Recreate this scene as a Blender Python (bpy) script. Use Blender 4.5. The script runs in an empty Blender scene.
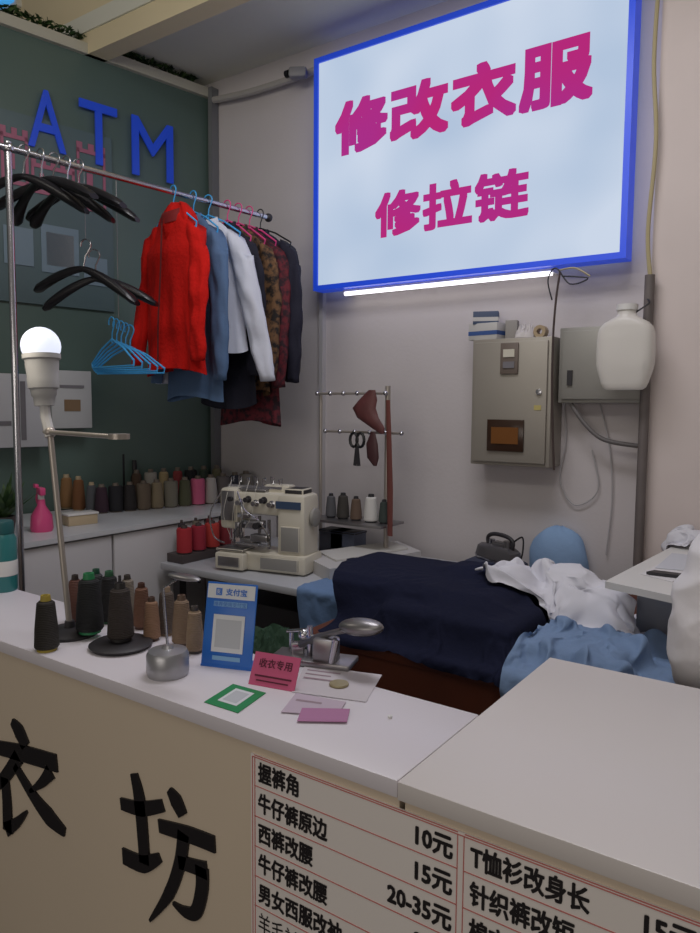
import bpy, bmesh, math, random
from mathutils import Vector, Matrix, noise
random.seed(7)
SC=bpy.context.scene
COL=SC.collection
try:
    SC.view_settings.view_transform='Standard'
except Exception: pass
# ---------------- camera ----------------
F=720.0
YAW=math.radians(34.8); PIT=math.radians(4.8); ROL=0.008
CAM=Vector((0,0,1.5))
hf=Vector((-math.sin(YAW),math.cos(YAW),0)); r0=Vector((math.cos(YAW),math.sin(YAW),0))
f_=hf*math.cos(PIT)+Vector((0,0,-math.sin(PIT)))
u0=hf*math.sin(PIT)+Vector((0,0,math.cos(PIT)))
r_=r0*math.cos(ROL)+u0*math.sin(ROL); u_=-r0*math.sin(ROL)+u0*math.cos(ROL)
cd=bpy.data.cameras.new("camera"); cam=bpy.data.objects.new("camera",cd); COL.objects.link(cam)
M=Matrix((r_,u_,-f_)).transposed().to_4x4(); M.translation=CAM
cam.matrix_world=M
cd.sensor_fit='VERTICAL'; cd.sensor_height=36; cd.sensor_width=36; cd.lens=36*F/933.0; cd.clip_start=0.05
SC.camera=cam
def ray(x,y): return f_+r_*((x-350)/F)+u_*((466.5-y)/F)
def onZ(x,y,z):
    d=ray(x,y); return CAM+d*((z-CAM.z)/d.z)
def onY(x,y,Y):
    d=ray(x,y); return CAM+d*((Y-CAM.y)/d.y)
CR=Vector((-3.04,3.0,0)); LD=Vector((.187,.982,0)).normalized(); LN=Vector((.982,-.187,0)).normalized()
def onL(x,y,off=0.0):
    d=ray(x,y); return CAM+d*((CR+LN*off-CAM).dot(LN)/d.dot(LN))
def dep(P): return (Vector(P)-CAM).dot(f_)
def pxm(P,n): return n/F*dep(P)
def proj(P):
    v=Vector(P)-CAM; d=v.dot(f_); return (350+F*v.dot(r_)/d, 466.5-F*v.dot(u_)/d)
# ---------------- materials ----------------
def lin(c):
    o=[]
    for v in c[:3]:
        v=v/255.0; o.append(v/12.92 if v<=.04045 else ((v+.055)/1.055)**2.4)
    return tuple(o)+(1.0,)
_mc={}
def mat(name,c,rough=.5,metal=0,em=0,bump=0,bs=40,var=0,vs=4,c2=None,trans=0,alpha=1,spec=.5,emc=None,bd=.01):
    if name in _mc: return _mc[name]
    m=bpy.data.materials.new(name); m.use_nodes=True
    nt=m.node_tree; b=nt.nodes["Principled BSDF"]
    b.inputs["Base Color"].default_value=lin(c); b.inputs["Roughness"].default_value=rough
    b.inputs["Metallic"].default_value=metal
    b.inputs["Specular IOR Level"].default_value=spec
    if trans: b.inputs["Transmission Weight"].default_value=trans
    if alpha<1: b.inputs["Alpha"].default_value=alpha
    if em:
        b.inputs["Emission Color"].default_value=lin(emc or c); b.inputs["Emission Strength"].default_value=em
    tc=nt.nodes.new("ShaderNodeTexCoord")
    if var or c2:
        n=nt.nodes.new("ShaderNodeTexNoise"); n.inputs["Scale"].default_value=vs; n.inputs["Detail"].default_value=4
        nt.links.new(tc.outputs["Object"],n.inputs["Vector"])
        r=nt.nodes.new("ShaderNodeValToRGB")
        a=lin(c); 
        if c2: bb=lin(c2)
        else: bb=tuple(min(1,x*(1-var)) for x in a[:3])+(1,)
        r.color_ramp.elements[0].position=.42; r.color_ramp.elements[1].position=.6
        if not c2: r.color_ramp.elements[0].position=.3; r.color_ramp.elements[1].position=.7
        r.color_ramp.elements[0].color=a; r.color_ramp.elements[1].color=bb
        nt.links.new(n.outputs["Fac"],r.inputs["Fac"]); nt.links.new(r.outputs["Color"],b.inputs["Base Color"])
    if bump:
        n=nt.nodes.new("ShaderNodeTexNoise"); n.inputs["Scale"].default_value=bs; n.inputs["Detail"].default_value=3
        nt.links.new(tc.outputs["Object"],n.inputs["Vector"])
        bp=nt.nodes.new("ShaderNodeBump"); bp.inputs["Strength"].default_value=bump; bp.inputs["Distance"].default_value=bd
        nt.links.new(n.outputs["Fac"],bp.inputs["Height"]); nt.links.new(bp.outputs["Normal"],b.inputs["Normal"])
    _mc[name]=m; return m
def emmat(name,ca,cb,scale,strength):
    m=bpy.data.materials.new(name); m.use_nodes=True; nt=m.node_tree; nt.nodes.clear()
    out=nt.nodes.new("ShaderNodeOutputMaterial"); em=nt.nodes.new("ShaderNodeEmission"); tc=nt.nodes.new("ShaderNodeTexCoord")
    nz=nt.nodes.new("ShaderNodeTexNoise"); nz.inputs["Scale"].default_value=scale; nz.inputs["Detail"].default_value=1; cr=nt.nodes.new("ShaderNodeValToRGB")
    cr.color_ramp.elements[0].position=.32; cr.color_ramp.elements[1].position=.68
    cr.color_ramp.elements[0].color=lin(ca); cr.color_ramp.elements[1].color=lin(cb)
    nt.links.new(tc.outputs["Object"],nz.inputs["Vector"]); nt.links.new(nz.outputs["Fac"],cr.inputs["Fac"]); nt.links.new(cr.outputs["Color"],em.inputs["Color"])
    em.inputs["Strength"].default_value=strength; nt.links.new(em.outputs[0],out.inputs[0]); return m
def threadmat(c):
    nm="thread_%d_%d_%d"%c
    if nm in _mc: return _mc[nm]
    m=mat(nm,c,.75)
    nt=m.node_tree;b=nt.nodes["Principled BSDF"]
    tc=nt.nodes.new("ShaderNodeTexCoord"); w=nt.nodes.new("ShaderNodeTexWave"); w.wave_type='BANDS'; w.bands_direction='Z'
    w.inputs["Scale"].default_value=90; w.inputs["Distortion"].default_value=1.5
    nt.links.new(tc.outputs["Object"],w.inputs["Vector"])
    bp=nt.nodes.new("ShaderNodeBump"); bp.inputs["Strength"].default_value=.5; bp.inputs["Distance"].default_value=.003
    nt.links.new(w.outputs["Fac"],bp.inputs["Height"]); nt.links.new(bp.outputs["Normal"],b.inputs["Normal"])
    return m
# ---------------- mesh builder ----------------
class MB:
    def __init__(s,soft=False): s.bm=bmesh.new(); s.mats=[]; s.soft=soft
    def mi(s,m):
        if m not in s.mats: s.mats.append(m)
        return s.mats.index(m)
    def box(s,c,sz,m,rz=0,bev=0,R=None):
        mm=Matrix.Translation(Vector(c))@(R.to_4x4() if R is not None else Matrix.Rotation(rz,4,'Z'))@Matrix.Diagonal((sz[0],sz[1],sz[2],1))
        v=bmesh.ops.create_cube(s.bm,size=1,matrix=mm)["verts"]
        k=s.mi(m)
        for fc in {q for x in v for q in x.link_faces}: fc.material_index=k
        if bev:
            es=list({e for x in v for e in x.link_edges})
            bmesh.ops.bevel(s.bm,geom=es,offset=bev,segments=2,affect='EDGES',profile=.5)
        return s
    def loft(s,rings,m,cap=True,closed=True):
        k=s.mi(m); vs=[[s.bm.verts.new(p) for p in r] for r in rings]
        n=len(vs[0])
        for a,b in zip(vs,vs[1:]):
            for i in range(n if closed else n-1):
                j=(i+1)%n
                try:
                    fc=s.bm.faces.new((a[i],a[j],b[j],b[i])); fc.material_index=k
                except ValueError: pass
        if cap and closed:
            for r in (vs[0][::-1],vs[-1]):
                try: fc=s.bm.faces.new(r); fc.material_index=k
                except ValueError: pass
        return s
    def lathe(s,prof,o,m,seg=20,X=None,cap=True):
        o=Vector(o); rings=[]
        for (r,z) in prof:
            rr=[]
            for i in range(seg):
                a=2*math.pi*i/seg; p=Vector((max(r,1e-5)*math.cos(a),max(r,1e-5)*math.sin(a),z))
                if X is not None: p=X@p
                rr.append(o+p)
            rings.append(rr)
        return s.loft(rings,m,cap)
    def cyl(s,a,b,r,m,seg=14,r2=None):
        return s.tube([a,b],r,m,seg,r2)
    def tube(s,pts,r,m,seg=8,r2=None):
        pts=[Vector(p) for p in pts]; n=len(pts)
        T=[(pts[min(i+1,n-1)]-pts[max(i-1,0)]).normalized() for i in range(n)]
        up=Vector((0,0,1)) if abs(T[0].z)<.9 else Vector((1,0,0))
        N=T[0].cross(up).normalized(); rings=[]
        for i,p in enumerate(pts):
            N=(N-T[i]*N.dot(T[i])).normalized(); B=T[i].cross(N)
            rad=r if not r2 else r+(r2-r)*i/(n-1)
            if isinstance(r,(list,tuple)): rad=r[i]
            rings.append([p+(N*math.cos(2*math.pi*j/seg)+B*math.sin(2*math.pi*j/seg))*rad for j in range(seg)])
        return s.loft(rings,m)
    def sphere(s,c,r,m,seg=20,sc=(1,1,1)):
        c=Vector(c); pr=[]
        for i in range(13):
            a=-math.pi/2+math.pi*i/12; pr.append((math.cos(a)*r,math.sin(a)*r))
        X=Matrix.Diagonal(sc).to_3x3() if not isinstance(sc,Matrix) else sc
        return s.lathe(pr,c,m,seg,X)
    def grid(s,nu,nv,fn,m):
        k=s.mi(m); V=[[s.bm.verts.new(fn(i/(nu-1),j/(nv-1))) for i in range(nu)] for j in range(nv)]
        for j in range(nv-1):
            for i in range(nu-1):
                fc=s.bm.faces.new((V[j][i],V[j][i+1],V[j+1][i+1],V[j+1][i])); fc.material_index=k
        return s
    def poly(s,pts,m):
        fc=s.bm.faces.new([s.bm.verts.new(p) for p in pts]); fc.material_index=s.mi(m); return s
    def mesh(s,name,o):
        bmesh.ops.recalc_face_normals(s.bm,faces=s.bm.faces)
        me=bpy.data.meshes.new(name)
        bmesh.ops.translate(s.bm,verts=s.bm.verts,vec=-Vector(o))
        s.bm.to_mesh(me); s.bm.free()
        for m in s.mats: me.materials.append(m)
        me.polygons.foreach_set("use_smooth",[True]*len(me.polygons))
        if not s.soft: me.set_sharp_from_angle(angle=math.radians(38))
        return me
ORG={}
def meta(o,label,cat,group=None,kind=None):
    if label: o["label"]=label
    if cat: o["category"]=cat
    if group: o["group"]=group
    if kind: o["kind"]=kind
def root(name,loc,label,cat,group=None):
    o=bpy.data.objects.new(name,None); o.empty_display_size=.05; COL.objects.link(o); o.location=loc; ORG[o.name]=Vector(loc)
    meta(o,label,cat,group); return o
def part(mb,name,par,label=None):
    og=ORG[par.name]; o=bpy.data.objects.new(name,mb.mesh(name,og)); COL.objects.link(o); o.parent=par; ORG[o.name]=og
    if label: o["label"]=label
    return o
def solo(mb,name,loc,label,cat,group=None,kind=None):
    o=bpy.data.objects.new(name,mb.mesh(name,loc)); COL.objects.link(o); o.location=loc; ORG[o.name]=Vector(loc)
    meta(o,label,cat,group,kind); return o
def struct(mb,name,loc=(0,0,0)):
    o=bpy.data.objects.new(name,mb.mesh(name,loc)); COL.objects.link(o); o.location=loc; o["kind"]="structure"; ORG[o.name]=Vector(loc); return o
def text_into(mb,txt,O,xd,w,h,n,m,thick=.002,bold=0.0,sq=False):
    cu=bpy.data.curves.new("t",'FONT'); cu.body=txt; cu.size=1; cu.resolution_u=2
    ob=bpy.data.objects.new("t",cu); COL.objects.link(ob)
    dg=bpy.context.evaluated_depsgraph_get(); dg.update()
    me=bpy.data.meshes.new_from_object(ob.evaluated_get(dg))
    bpy.data.objects.remove(ob)
    xs=[v.co.x for v in me.vertices]; ys=[v.co.y for v in me.vertices]
    if not xs: print("NO GLYPHS",txt); return
    x0,x1,y0,y1=min(xs),max(xs),min(ys),max(ys)
    up=n.cross(xd).normalized(); O=Vector(O); k=mb.mi(m)
    if not bold: offs=[(0,0)]
    elif sq: offs=[(a/3,b/3) for a in range(-3,4) for b in range(-3,4) if abs(a)==3 or abs(b)==3 or (a==0 and b==0)]
    else: offs=[(0,0)]+[(math.cos(i*math.pi/4),math.sin(i*math.pi/4)) for i in range(8)]
    for q,(ox,oy) in enumerate(offs):
        vs=[]; fs=[]
        for v in me.vertices:
            a=bold+(v.co.x-x0)/(x1-x0)*(w-2*bold)+ox*bold; b=bold+(v.co.y-y0)/(y1-y0)*(h-2*bold)+oy*bold
            vs.append(mb.bm.verts.new(O+xd*a+up*b+n*(thick+q*2e-5)))
        for p in me.polygons:
            try: fc=mb.bm.faces.new([vs[i] for i in p.vertices]); fc.material_index=k; fs.append(fc)
            except ValueError: pass
        if thick>0.004:
            g=bmesh.ops.extrude_face_region(mb.bm,geom=fs)
            nv=[e for e in g["geom"] if isinstance(e,bmesh.types.BMVert)]
            bmesh.ops.translate(mb.bm,verts=nv,vec=-n*thick)
            for v in nv:
                for fc in v.link_faces: fc.material_index=k
    bpy.data.meshes.remove(me)
def stroke(mb,pts,ws,Y,m,th=.004):
    """tapered flat brush stroke lying on a vertical plane"""
    P=[Vector((onY(x,y,Y).x,0,onY(x,y,Y).z)) for x,y in pts]
    n=len(P); k=8; Q=[];W=[]
    for i in range(n-1):
        p0=P[max(i-1,0)];p1=P[i];p2=P[i+1];p3=P[min(i+2,n-1)]
        for j in range(k+(1 if i==n-2 else 0)):
            t=j/k; Q.append(.5*((2*p1)+(p2-p0)*t+(2*p0-5*p1+4*p2-p3)*t*t+(3*p1-p0-3*p2+p3)*t**3)); W.append(ws[i]*(1-t)+ws[i+1]*t)
    sc=pxm(onY(pts[0][0],pts[0][1],Y),1)*1.5
    rings=[]
    for i,q in enumerate(Q):
        T=(Q[min(i+1,len(Q)-1)]-Q[max(i-1,0)]).normalized(); N=Vector((T.z,0,-T.x))*W[i]*sc*.5
        rings.append([Vector((q.x+N.x,Y-th,q.z+N.z)),Vector((q.x-N.x,Y-th,q.z-N.z)),Vector((q.x-N.x,Y,q.z-N.z)),Vector((q.x+N.x,Y,q.z+N.z))])
    mb.loft(rings,m)
XD=Vector((1,0,0)); ND=Vector((0,-1,0)); UP=Vector((0,0,1))
wallm=mat("painted_wall",(208,202,203),.8,bump=.08,bs=60,var=.06,vs=2)
ceilm=mat("ceiling_paint",(220,220,208),.85)
hdrm=mat("beige_header",(226,212,178),.8,var=.05)
greenm=mat("green_wall",(92,112,106),.3,var=.12,vs=1.2)
white=mat("white_laminate",(228,223,230),.35,var=.03,vs=1)
fasc=mat("cream_fascia",(228,212,190),.5,var=.05,vs=1.5)
chrome=mat("chrome",(205,205,212),.22,1)
steel=mat("brushed_steel",(150,148,150),.38,.9)
blackp=mat("black_plastic",(22,22,26),.4)
darkp=mat("dark_grey_plastic",(48,46,50),.5)
whitep=mat("white_plastic",(225,224,222),.4)
creamp=mat("cream_enamel",(216,210,194),.35)
# ---------------- shell ----------------
mb=MB(); mb.box((-.5,3.06,1.9),(7,.12,3.8),wallm); struct(mb,"wall_back",(0,3.0,0))
mb=MB(); L=3.4; c=CR-LD*(L/2)-LN*.05
mb.box((c.x,c.y,1.625),(L,.1,3.25),greenm,rz=math.atan2(LD.y,LD.x)); struct(mb,"wall_left",(c.x,c.y,0))
mb=MB(); mb.box((-.5,1,-.05),(9,7,.1),mat("floor_tile",(110,105,102),.4,var=.1)); struct(mb,"floor")
mb=MB(); mb.box((-.7,2.63,3.34),(5.6,.74,.08),ceilm); struct(mb,"ceiling",(0,2.6,3.34))
mb=MB(); mb.box((-1.2,2.32,3.58),(7.6,.10,.76),hdrm); struct(mb,"trim_1",(0,2.3,3.2))
mb=MB(); c=CR-LD*(L/2)+LN*.012
mb.box((c.x,c.y,3.225),(L,.03,.05),mat("pale_trim",(190,188,174),.5),rz=math.atan2(LD.y,LD.x)); struct(mb,"trim_2",(c.x,c.y,3.2))
mb=MB(); mb.box((CR.x+.03,2.97,1.625),(.03,.05,3.25),mat("corner_trim_paint",(120,122,126),.6)); struct(mb,"trim_3",(CR.x+.03,2.97,0))
P=onY(657,200,2.94)
mb=MB(); mb.box((P.x+1.0,2.95,1.9),(2.0,.1,3.8),mat("pillar_paint",(222,210,206),.8,var=.05)); struct(mb,"wall_pillar",(P.x+1,2.95,0))
leafm=mat("artificial_leaf",(40,66,34),.6,c2=(70,96,50),vs=30)
mb=MB()
for i in range(900):
    t=.12+random.random()*1.9; p=CR-LD*t+LN*random.uniform(-.04,.02)+Vector((0,0,3.275+random.random()*.02))
    a=Vector((random.uniform(-1,1),random.uniform(-1,1),random.uniform(-.2,.6))).normalized()*.02
    b=a.cross(Vector((random.random(),random.random(),random.random()))).normalized()*.009
    mb.poly([p-a,p+b,p+a,p-b],leafm)
solo(mb,"artificial_ivy",tuple(CR-LD*1.0+Vector((0,0,3.255))),"thin strip of artificial green ivy lying on top of the green partition","artificial plant",kind="stuff")
P0=onY(-30,34,2.26); P1=onY(19,-30,2.26)
mb=MB(); mb.box(((P0.x+P1.x)/2,2.255,(P0.z+P1.z)/2),(P1.x-P0.x,.03,P1.z-P0.z),mat("screen_frame",(225,225,220),.4))
rt=root("wall_screen",((P0.x+P1.x)/2,2.255,P0.z),"glowing blue display panel in white frame on the beige header","screen")
part(mb,"frame",rt)
mb=MB(); mb.box(((P0.x+P1.x)/2,2.235,(P0.z+P1.z)/2),(P1.x-P0.x-.04,.012,P1.z-P0.z-.04),mat("blue_screen_glow",(60,150,215),.3,em=.8)); part(mb,"screen_face",rt)
# ---------------- ATM letters, left wall art ----------------
atmm=mat("blue_acrylic_letter",(34,74,205),.3,em=.16)
for ch,(xa,yb,xb,yt) in (("A",(28,152,64,88)),("T",(80,167,116,101)),("M",(132,181,172,118))):
    o=onL(xa,(yb),.02); q=onL(xb,yt,.02)
    w=(q-o).dot(LD); h=onL((xa+xb)/2,yt+2,.02).z-onL((xa+xb)/2,yb-3,.02).z
    mb=MB(); text_into(mb,ch,(o.x,o.y,onL((xa+xb)/2,yb-2,.02).z),LD,w,h,LN,atmm,.010,.001)
    solo(mb,"sign_letter",tuple(o),"raised glossy blue letter %s mounted on the green wall"%ch,"sign letter",group="blue letters on the green wall")
mb=MB(); a=onL(-12,300,.012); b=onL(114,300,.012); zt=onL(114,140,.01).z; zb=onL(114,312,.01).z
mid=(a+b)/2; w=(b-a).dot(LD); rz=math.atan2(LD.y,LD.x); H_=zt-zb
rt=root("wall_poster",(mid.x,mid.y,zb),"muted green-blue wall print with pink battlement pattern and pale shapes","poster")
mb.box((mid.x,mid.y,(zt+zb)/2),(w,.008,H_),mat("poster_teal",(90,110,114),.35,var=.15,vs=2),rz=rz); part(mb,"poster_sheet",rt)
pk=mat("poster_pink",(168,100,124),.5); bl=mat("poster_pale_blue",(118,138,152),.5); pl=mat("poster_pale",(150,156,162),.5)
mb=MB()
def blk(u,v,uw,vh,m):
    c=a+LD*(w*(u+uw/2))+LN*.007; mb.box((c.x,c.y,zb+H_*(v+vh/2)),(w*uw,.003,H_*vh),m,rz=rz)
def tower(u,v,uw,vh,m,nc=3):
    t=.022
    blk(u,v,t,vh,m); blk(u+uw-t,v,t,vh,m); blk(u,v,uw,t,m); blk(u,v+vh-t,uw,t,m)
    cw_=uw/(2*nc-1)
    for k in range(nc): blk(u+2*k*cw_,v+vh,cw_,.035,m)
tower(.34,.60,.34,.16,pk,5); tower(.70,.56,.24,.34,pk,3); tower(.12,.62,.2,.26,pk,3)
for u in (.42,.52,.62): blk(u-.015,.66,.03,.05,pk)
blk(.78,.68,.05,.09,pk); blk(.18,.70,.04,.08,pk)
blk(.40,.18,.3,.26,bl); blk(.44,.22,.22,.18,pl); blk(.74,.14,.2,.16,bl); blk(.12,.2,.22,.2,bl)
part(mb,"printed_shapes",rt)
def board_on_left(xa,ya,xb,yb,m,name,label,cat,det):
    A=onL(xa,(ya+yb)/2,.06); B=onL(xb,(ya+yb)/2,.06)
    z1=onL((xa+xb)/2,ya,.06).z; z0=onL((xa+xb)/2,yb,.06).z; c=(A+B)/2; w=(B-A).dot(LD)
    rt=root(name,(c.x,c.y,z0),label,cat); mb=MB(); mb.box((c.x,c.y,(z0+z1)/2),(w,.11,z1-z0),m,rz=rz,bev=.004); part(mb,"box_body",rt)
    mb=MB()
    for (u,v,uw,vh,mm) in det:
        q=A+LD*(w*(u+uw/2))+LN*.057; mb.box((q.x,q.y,z0+(z1-z0)*(v+vh/2)),(w*uw,.003,(z1-z0)*vh),mm,rz=rz)
    part(mb,"printed_panel",rt)
gpr=mat("print_grey",(120,118,124),.6); bpr=mat("print_brown",(128,104,78),.6)
board_on_left(-20,374,44,447,mat("box_pale_grey",(196,198,204),.5),"cardboard_box","white box with grey print against the green wall","box",[(.55,.1,.08,.8,gpr),(.1,.3,.3,.06,gpr)])
board_on_left(47,371,87,428,mat("offwhite_card",(186,188,190),.5),"cardboard_box","small off-white box with brown print against green wall","box",[(.3,.3,.4,.2,bpr),(.2,.7,.6,.05,gpr)])
# ---------------- light box sign ----------------
SY=2.88; DP=.085
A=onY(311,60,SY); B=onY(316,287,SY); C=onY(629,262,SY)
x0=(A.x+B.x)/2; z1=A.z; x1=onY(630,150,SY).x; z0=(B.z+C.z)/2
rt=root("lightbox_sign",((x0+x1)/2,SY+DP/2,z0),"illuminated white lightbox sign with blue frame and magenta Chinese lettering","sign")
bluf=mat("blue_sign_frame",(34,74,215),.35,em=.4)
mb=MB(); t=.024; yc=SY+DP/2
mb.box(((x0+x1)/2,yc,z0+t/2),(x1-x0,DP,t),bluf); mb.box(((x0+x1)/2,yc,z1-t/2),(x1-x0,DP,t),bluf)
mb.box((x0+t/2,yc,(z0+z1)/2),(t,DP,z1-z0-2*t),bluf); mb.box((x1-t/2,yc,(z0+z1)/2),(t,DP,z1-z0-2*t),bluf)
part(mb,"frame",rt,"glossy blue metal frame")
fm=emmat("sign_glow",(178,196,220),(202,214,232),2.2,1.0)
mb=MB(); mb.box(((x0+x1)/2,SY+.04,(z0+z1)/2),(x1-x0-2*t,.06,z1-z0-2*t),fm); part(mb,"glowing_panel",rt)
mag=emmat("magenta_vinyl",(182,40,118),(168,46,136),2.0,1.0)
def sgn(txt,lb,rtp,bold):
    a=onY(lb[0],lb[1],SY+.006); b=onY(rtp[0],rtp[1],SY+.006)
    n=len(txt); W=(b.x-a.x); cwid=W/n*.975; gap=(W-cwid*n)/(n-1)
    for i,chh in enumerate(txt):
        mb=MB(); text_into(mb,chh,(a.x+i*(cwid+gap),SY+.008,a.z),XD,cwid,b.z-a.z,ND,mag,.003,bold,True); part(mb,"lettering",rt,"heavy magenta Chinese character")
sgn("修改衣服",(335,158),(595,30),.0118); sgn("修拉链",(375,239),(530,165),.0080)
a=onY(343,291,2.93); b=onY(554,276,2.93); zt=(a.z+b.z)/2
rt=root("tube_light",((a.x+b.x)/2,2.95,zt),"slim glowing white tube light on the wall under the sign","light")
mb=MB(); mb.box(((a.x+b.x)/2,2.965,zt+.012),(b.x-a.x,.07,.02),whitep); part(mb,"housing",rt)
mb=MB(); mb.cyl((a.x+.01,2.935,zt),(b.x-.01,2.935,zt),.010,mat("tube_glow",(255,250,255),.3,em=2.4)); part(mb,"tube",rt)
# ---------------- wall boxes, conduits ----------------
metalbox=mat("box_grey_beige",(166,160,150),.45,.3,var=.06)
a=onY(473,341,2.86); b=onY(551,402,2.86); zt=onY(512,338,2.86).z; zb=onY(512,466,2.86).z
cx=(a.x+b.x)/2; w=b.x-a.x; hh=zt-zb
rt=root("electrical_cabinet",(cx,2.93,zb),"grey-beige metal electrical cabinet with meter window on wall","electrical box")
mb=MB(); mb.box((cx,2.93,(zt+zb)/2),(w,.14,hh),metalbox,bev=.004); part(mb,"body",rt)
mb=MB(); mb.box((cx,2.853,(zt+zb)/2),(w-.03,.014,hh-.03),metalbox,bev=.004)
d=part(mb,"door",rt)
mb=MB(); mb.box((cx-.01,2.842,zb+hh*.24),(w*.46,.012,hh*.25),mat("window_dark",(58,40,30),.2),bev=.002)
mb.box((cx-.01,2.834,zb+hh*.24),(w*.34,.004,hh*.13),mat("amber_window",(120,74,30),.3)); part(mb,"meter_window",d)
mb=MB(); mb.box((cx,2.842,zb+hh*.84),(w*.22,.012,hh*.24),mat("meter_grey",(112,100,92),.5),bev=.002)
mb.box((cx,2.834,zb+hh*.88),(w*.14,.004,hh*.06),mat("sticker_pale",(210,205,190),.5)); mb.box((cx,2.834,zb+hh*.79),(w*.14,.004,hh*.05),gpr); part(mb,"meter_panel",d)
mb=MB(); mb.lathe([(0,0),(.012,0),(.012,.01),(0,.012)],(b.x-.045,2.846,zb+hh*.58),chrome,12,Matrix.Rotation(math.pi/2,3,'X')); part(mb,"lock",d)
mb=MB(); mb.box((b.x-.05,2.845,zb+hh*.46),(.03,.003,.02),mat("yellow_label",(190,176,110),.5)); part(mb,"warning_label",d)
topz=zt
a=onY(559,365,2.9); b=onY(648,365,2.9); zt2=onY(580,327,2.9).z; zb2=onY(580,403,2.9).z
rt=root("junction_box",((a.x+b.x)/2,2.95,zb2),"smaller grey metal junction box on the wall","electrical box")
gb=mat("box_grey",(158,156,150),.45,.3)
mb=MB(); mb.box(((a.x+b.x)/2,2.95,(zt2+zb2)/2),(b.x-a.x,.1,zt2-zb2),gb,bev=.004); part(mb,"body",rt)
mb=MB(); mb.box(((a.x+b.x)/2,2.895,(zt2+zb2)/2),(b.x-a.x-.03,.012,zt2-zb2-.03),gb,bev=.003); mb.box((a.x+.05,2.886,zb2+.1),(.02,.01,.06),darkp); part(mb,"door",rt)
def sbox(px0,px1,ytop,ybase_z,Y,dy,name,label,cat,m,m2=None,rz=0,group=None,band=.35):
    a=onY(px0,ytop,Y); b=onY(px1,ytop,Y); h=a.z-ybase_z; c=((a.x+b.x)/2,Y,ybase_z)
    mb=MB(); mb.box((c[0],Y,ybase_z+h/2),(b.x-a.x,dy,h),m,rz,bev=.002)
    if m2: mb.box((c[0],Y,ybase_z+h*.4),((b.x-a.x)*1.004,dy*1.02,h*band),m2,rz)
    return solo(mb,name,c,label,cat,group)
cwh=mat("carton_white",(196,194,192),.6); cbl=mat("carton_blue",(60,90,150),.6)
sbox(474,504,325,topz,2.92,.10,"small_box","small white and blue carton on the electrical cabinet","box",cwh,cbl,-.12,band=.25)
z=onY(489,325,2.92).z
sbox(475,498,313,z,2.92,.07,"small_box","small dark blue carton stacked askew on another","box",mat("carton_navy",(70,84,112),.6),cwh,rz=.35,band=.3)
z=topz
sbox(507,518,321,z,2.93,.05,"small_box","narrow grey carton standing on the electrical cabinet","box",mat("carton_grey",(150,146,142),.6),None,.2)
def lump(mb,c,sx,sy,h,m,seed=0,fs=4,fa=.25,n=40,rot=0,per=.1,flat=3.0):
    c=Vector(c); cs,sn=math.cos(rot),math.sin(rot)
    def fn(u,v):
        a=u*2-1;b=v*2-1
        x=a*math.sqrt(1-.38*b*b); y=b*math.sqrt(1-.38*a*a)
        r=min(1,math.sqrt(abs(a)**4+abs(b)**4)**.5) if max(abs(a),abs(b))<1 else 1
        r=max(abs(a),abs(b),r*.98)
        pn=1+per*noise.noise(Vector((x*1.7,y*1.7,seed)))
        wx=x+.35*noise.noise(Vector((x*1.3,y*1.3,seed+20))); wy=y+.35*noise.noise(Vector((x*1.3,y*1.3,seed+30)))
        q=noise.noise(Vector((wx*fs*.35+seed*3.1,wy*fs*.35,seed)))
        rid=.55-abs(noise.noise(Vector((wx*fs*.6,wy*fs*.35,seed+5))))*2.2
        rid2=.5-abs(noise.noise(Vector((wx*fs*.5,wy*fs*1.0,seed+15))))*2.2
        dome=(max(0,1-r**flat))**.5
        z=h*dome*(.78+fa*q*1.1+fa*rid*.55+fa*rid2*.3)
        X=x*sx*pn; Y=y*sy*pn
        return c+Vector((X*cs-Y*sn,X*sn+Y*cs,max(z,.002)))
    mb.grid(n,n,fn,m); return mb
p=onY(526,327,2.92)
mb=MB(); lump(mb,(p.x,2.92,topz),.045,.04,.06,mat("paper_crumple",(205,200,198),.7),3,8,.5,40,.3,.35)
solo(mb,"crumpled_bag",(p.x,2.92,topz),"crumpled white paper bag on top of the electrical cabinet","bag")
p=onY(541,332,2.92)
mb=MB(); X=Matrix.Rotation(math.pi/2,3,'X'); mb.lathe([(.012,-.02),(.026,-.02),(.026,.02),(.012,.02),(.012,-.02)],(p.x,2.92,topz+.026),mat("tape_tan",(170,150,120),.5),20,X,cap=False)
solo(mb,"tape_roll",(p.x,2.92,topz),"small tan tape roll standing on the electrical cabinet","tape roll")
cabl=mat("brown_cable",(70,56,54),.5); wcab=mat("white_cable",(180,178,180),.5); ylw=mat("yellow_conduit",(180,168,130),.5)
def path(pts,Y): return [onY(x,y,Y) for x,y in pts]
def smooth(pts,k=6):
    pts=[Vector(p) for p in pts]; o=[]
    for i in range(len(pts)-1):
        p0=pts[max(i-1,0)];p1=pts[i];p2=pts[i+1];p3=pts[min(i+2,len(pts)-1)]
        for j in range(k):
            t=j/k; o.append(.5*((2*p1)+(p2-p0)*t+(2*p0-5*p1+4*p2-p3)*t*t+(3*p1-p0-3*p2+p3)*t**3))
    o.append(pts[-1]); return o
def cable(pts,Y,r,m,name,label):
    mb=MB(); q=smooth(path(pts,Y)); mb.tube(q,r,m,8); return solo(mb,name,tuple(q[0]),label,"cable")
cable([(560,272),(556,300),(553,340),(552,400),(554,470)],2.84,.0046,cabl,"power_cable","thin dark power cable hanging beside the electrical cabinet")
cable([(552,300),(548,280),(556,268),(570,284),(588,278),(562,276)],2.86,.003,blackp,"cable_knot","thin dark cable tangle at the end of the tube light")
cable([(560,270),(575,268),(590,276)],2.87,.0035,ylw,"power_cable","short yellowish cable on the wall near the sign")
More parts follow.
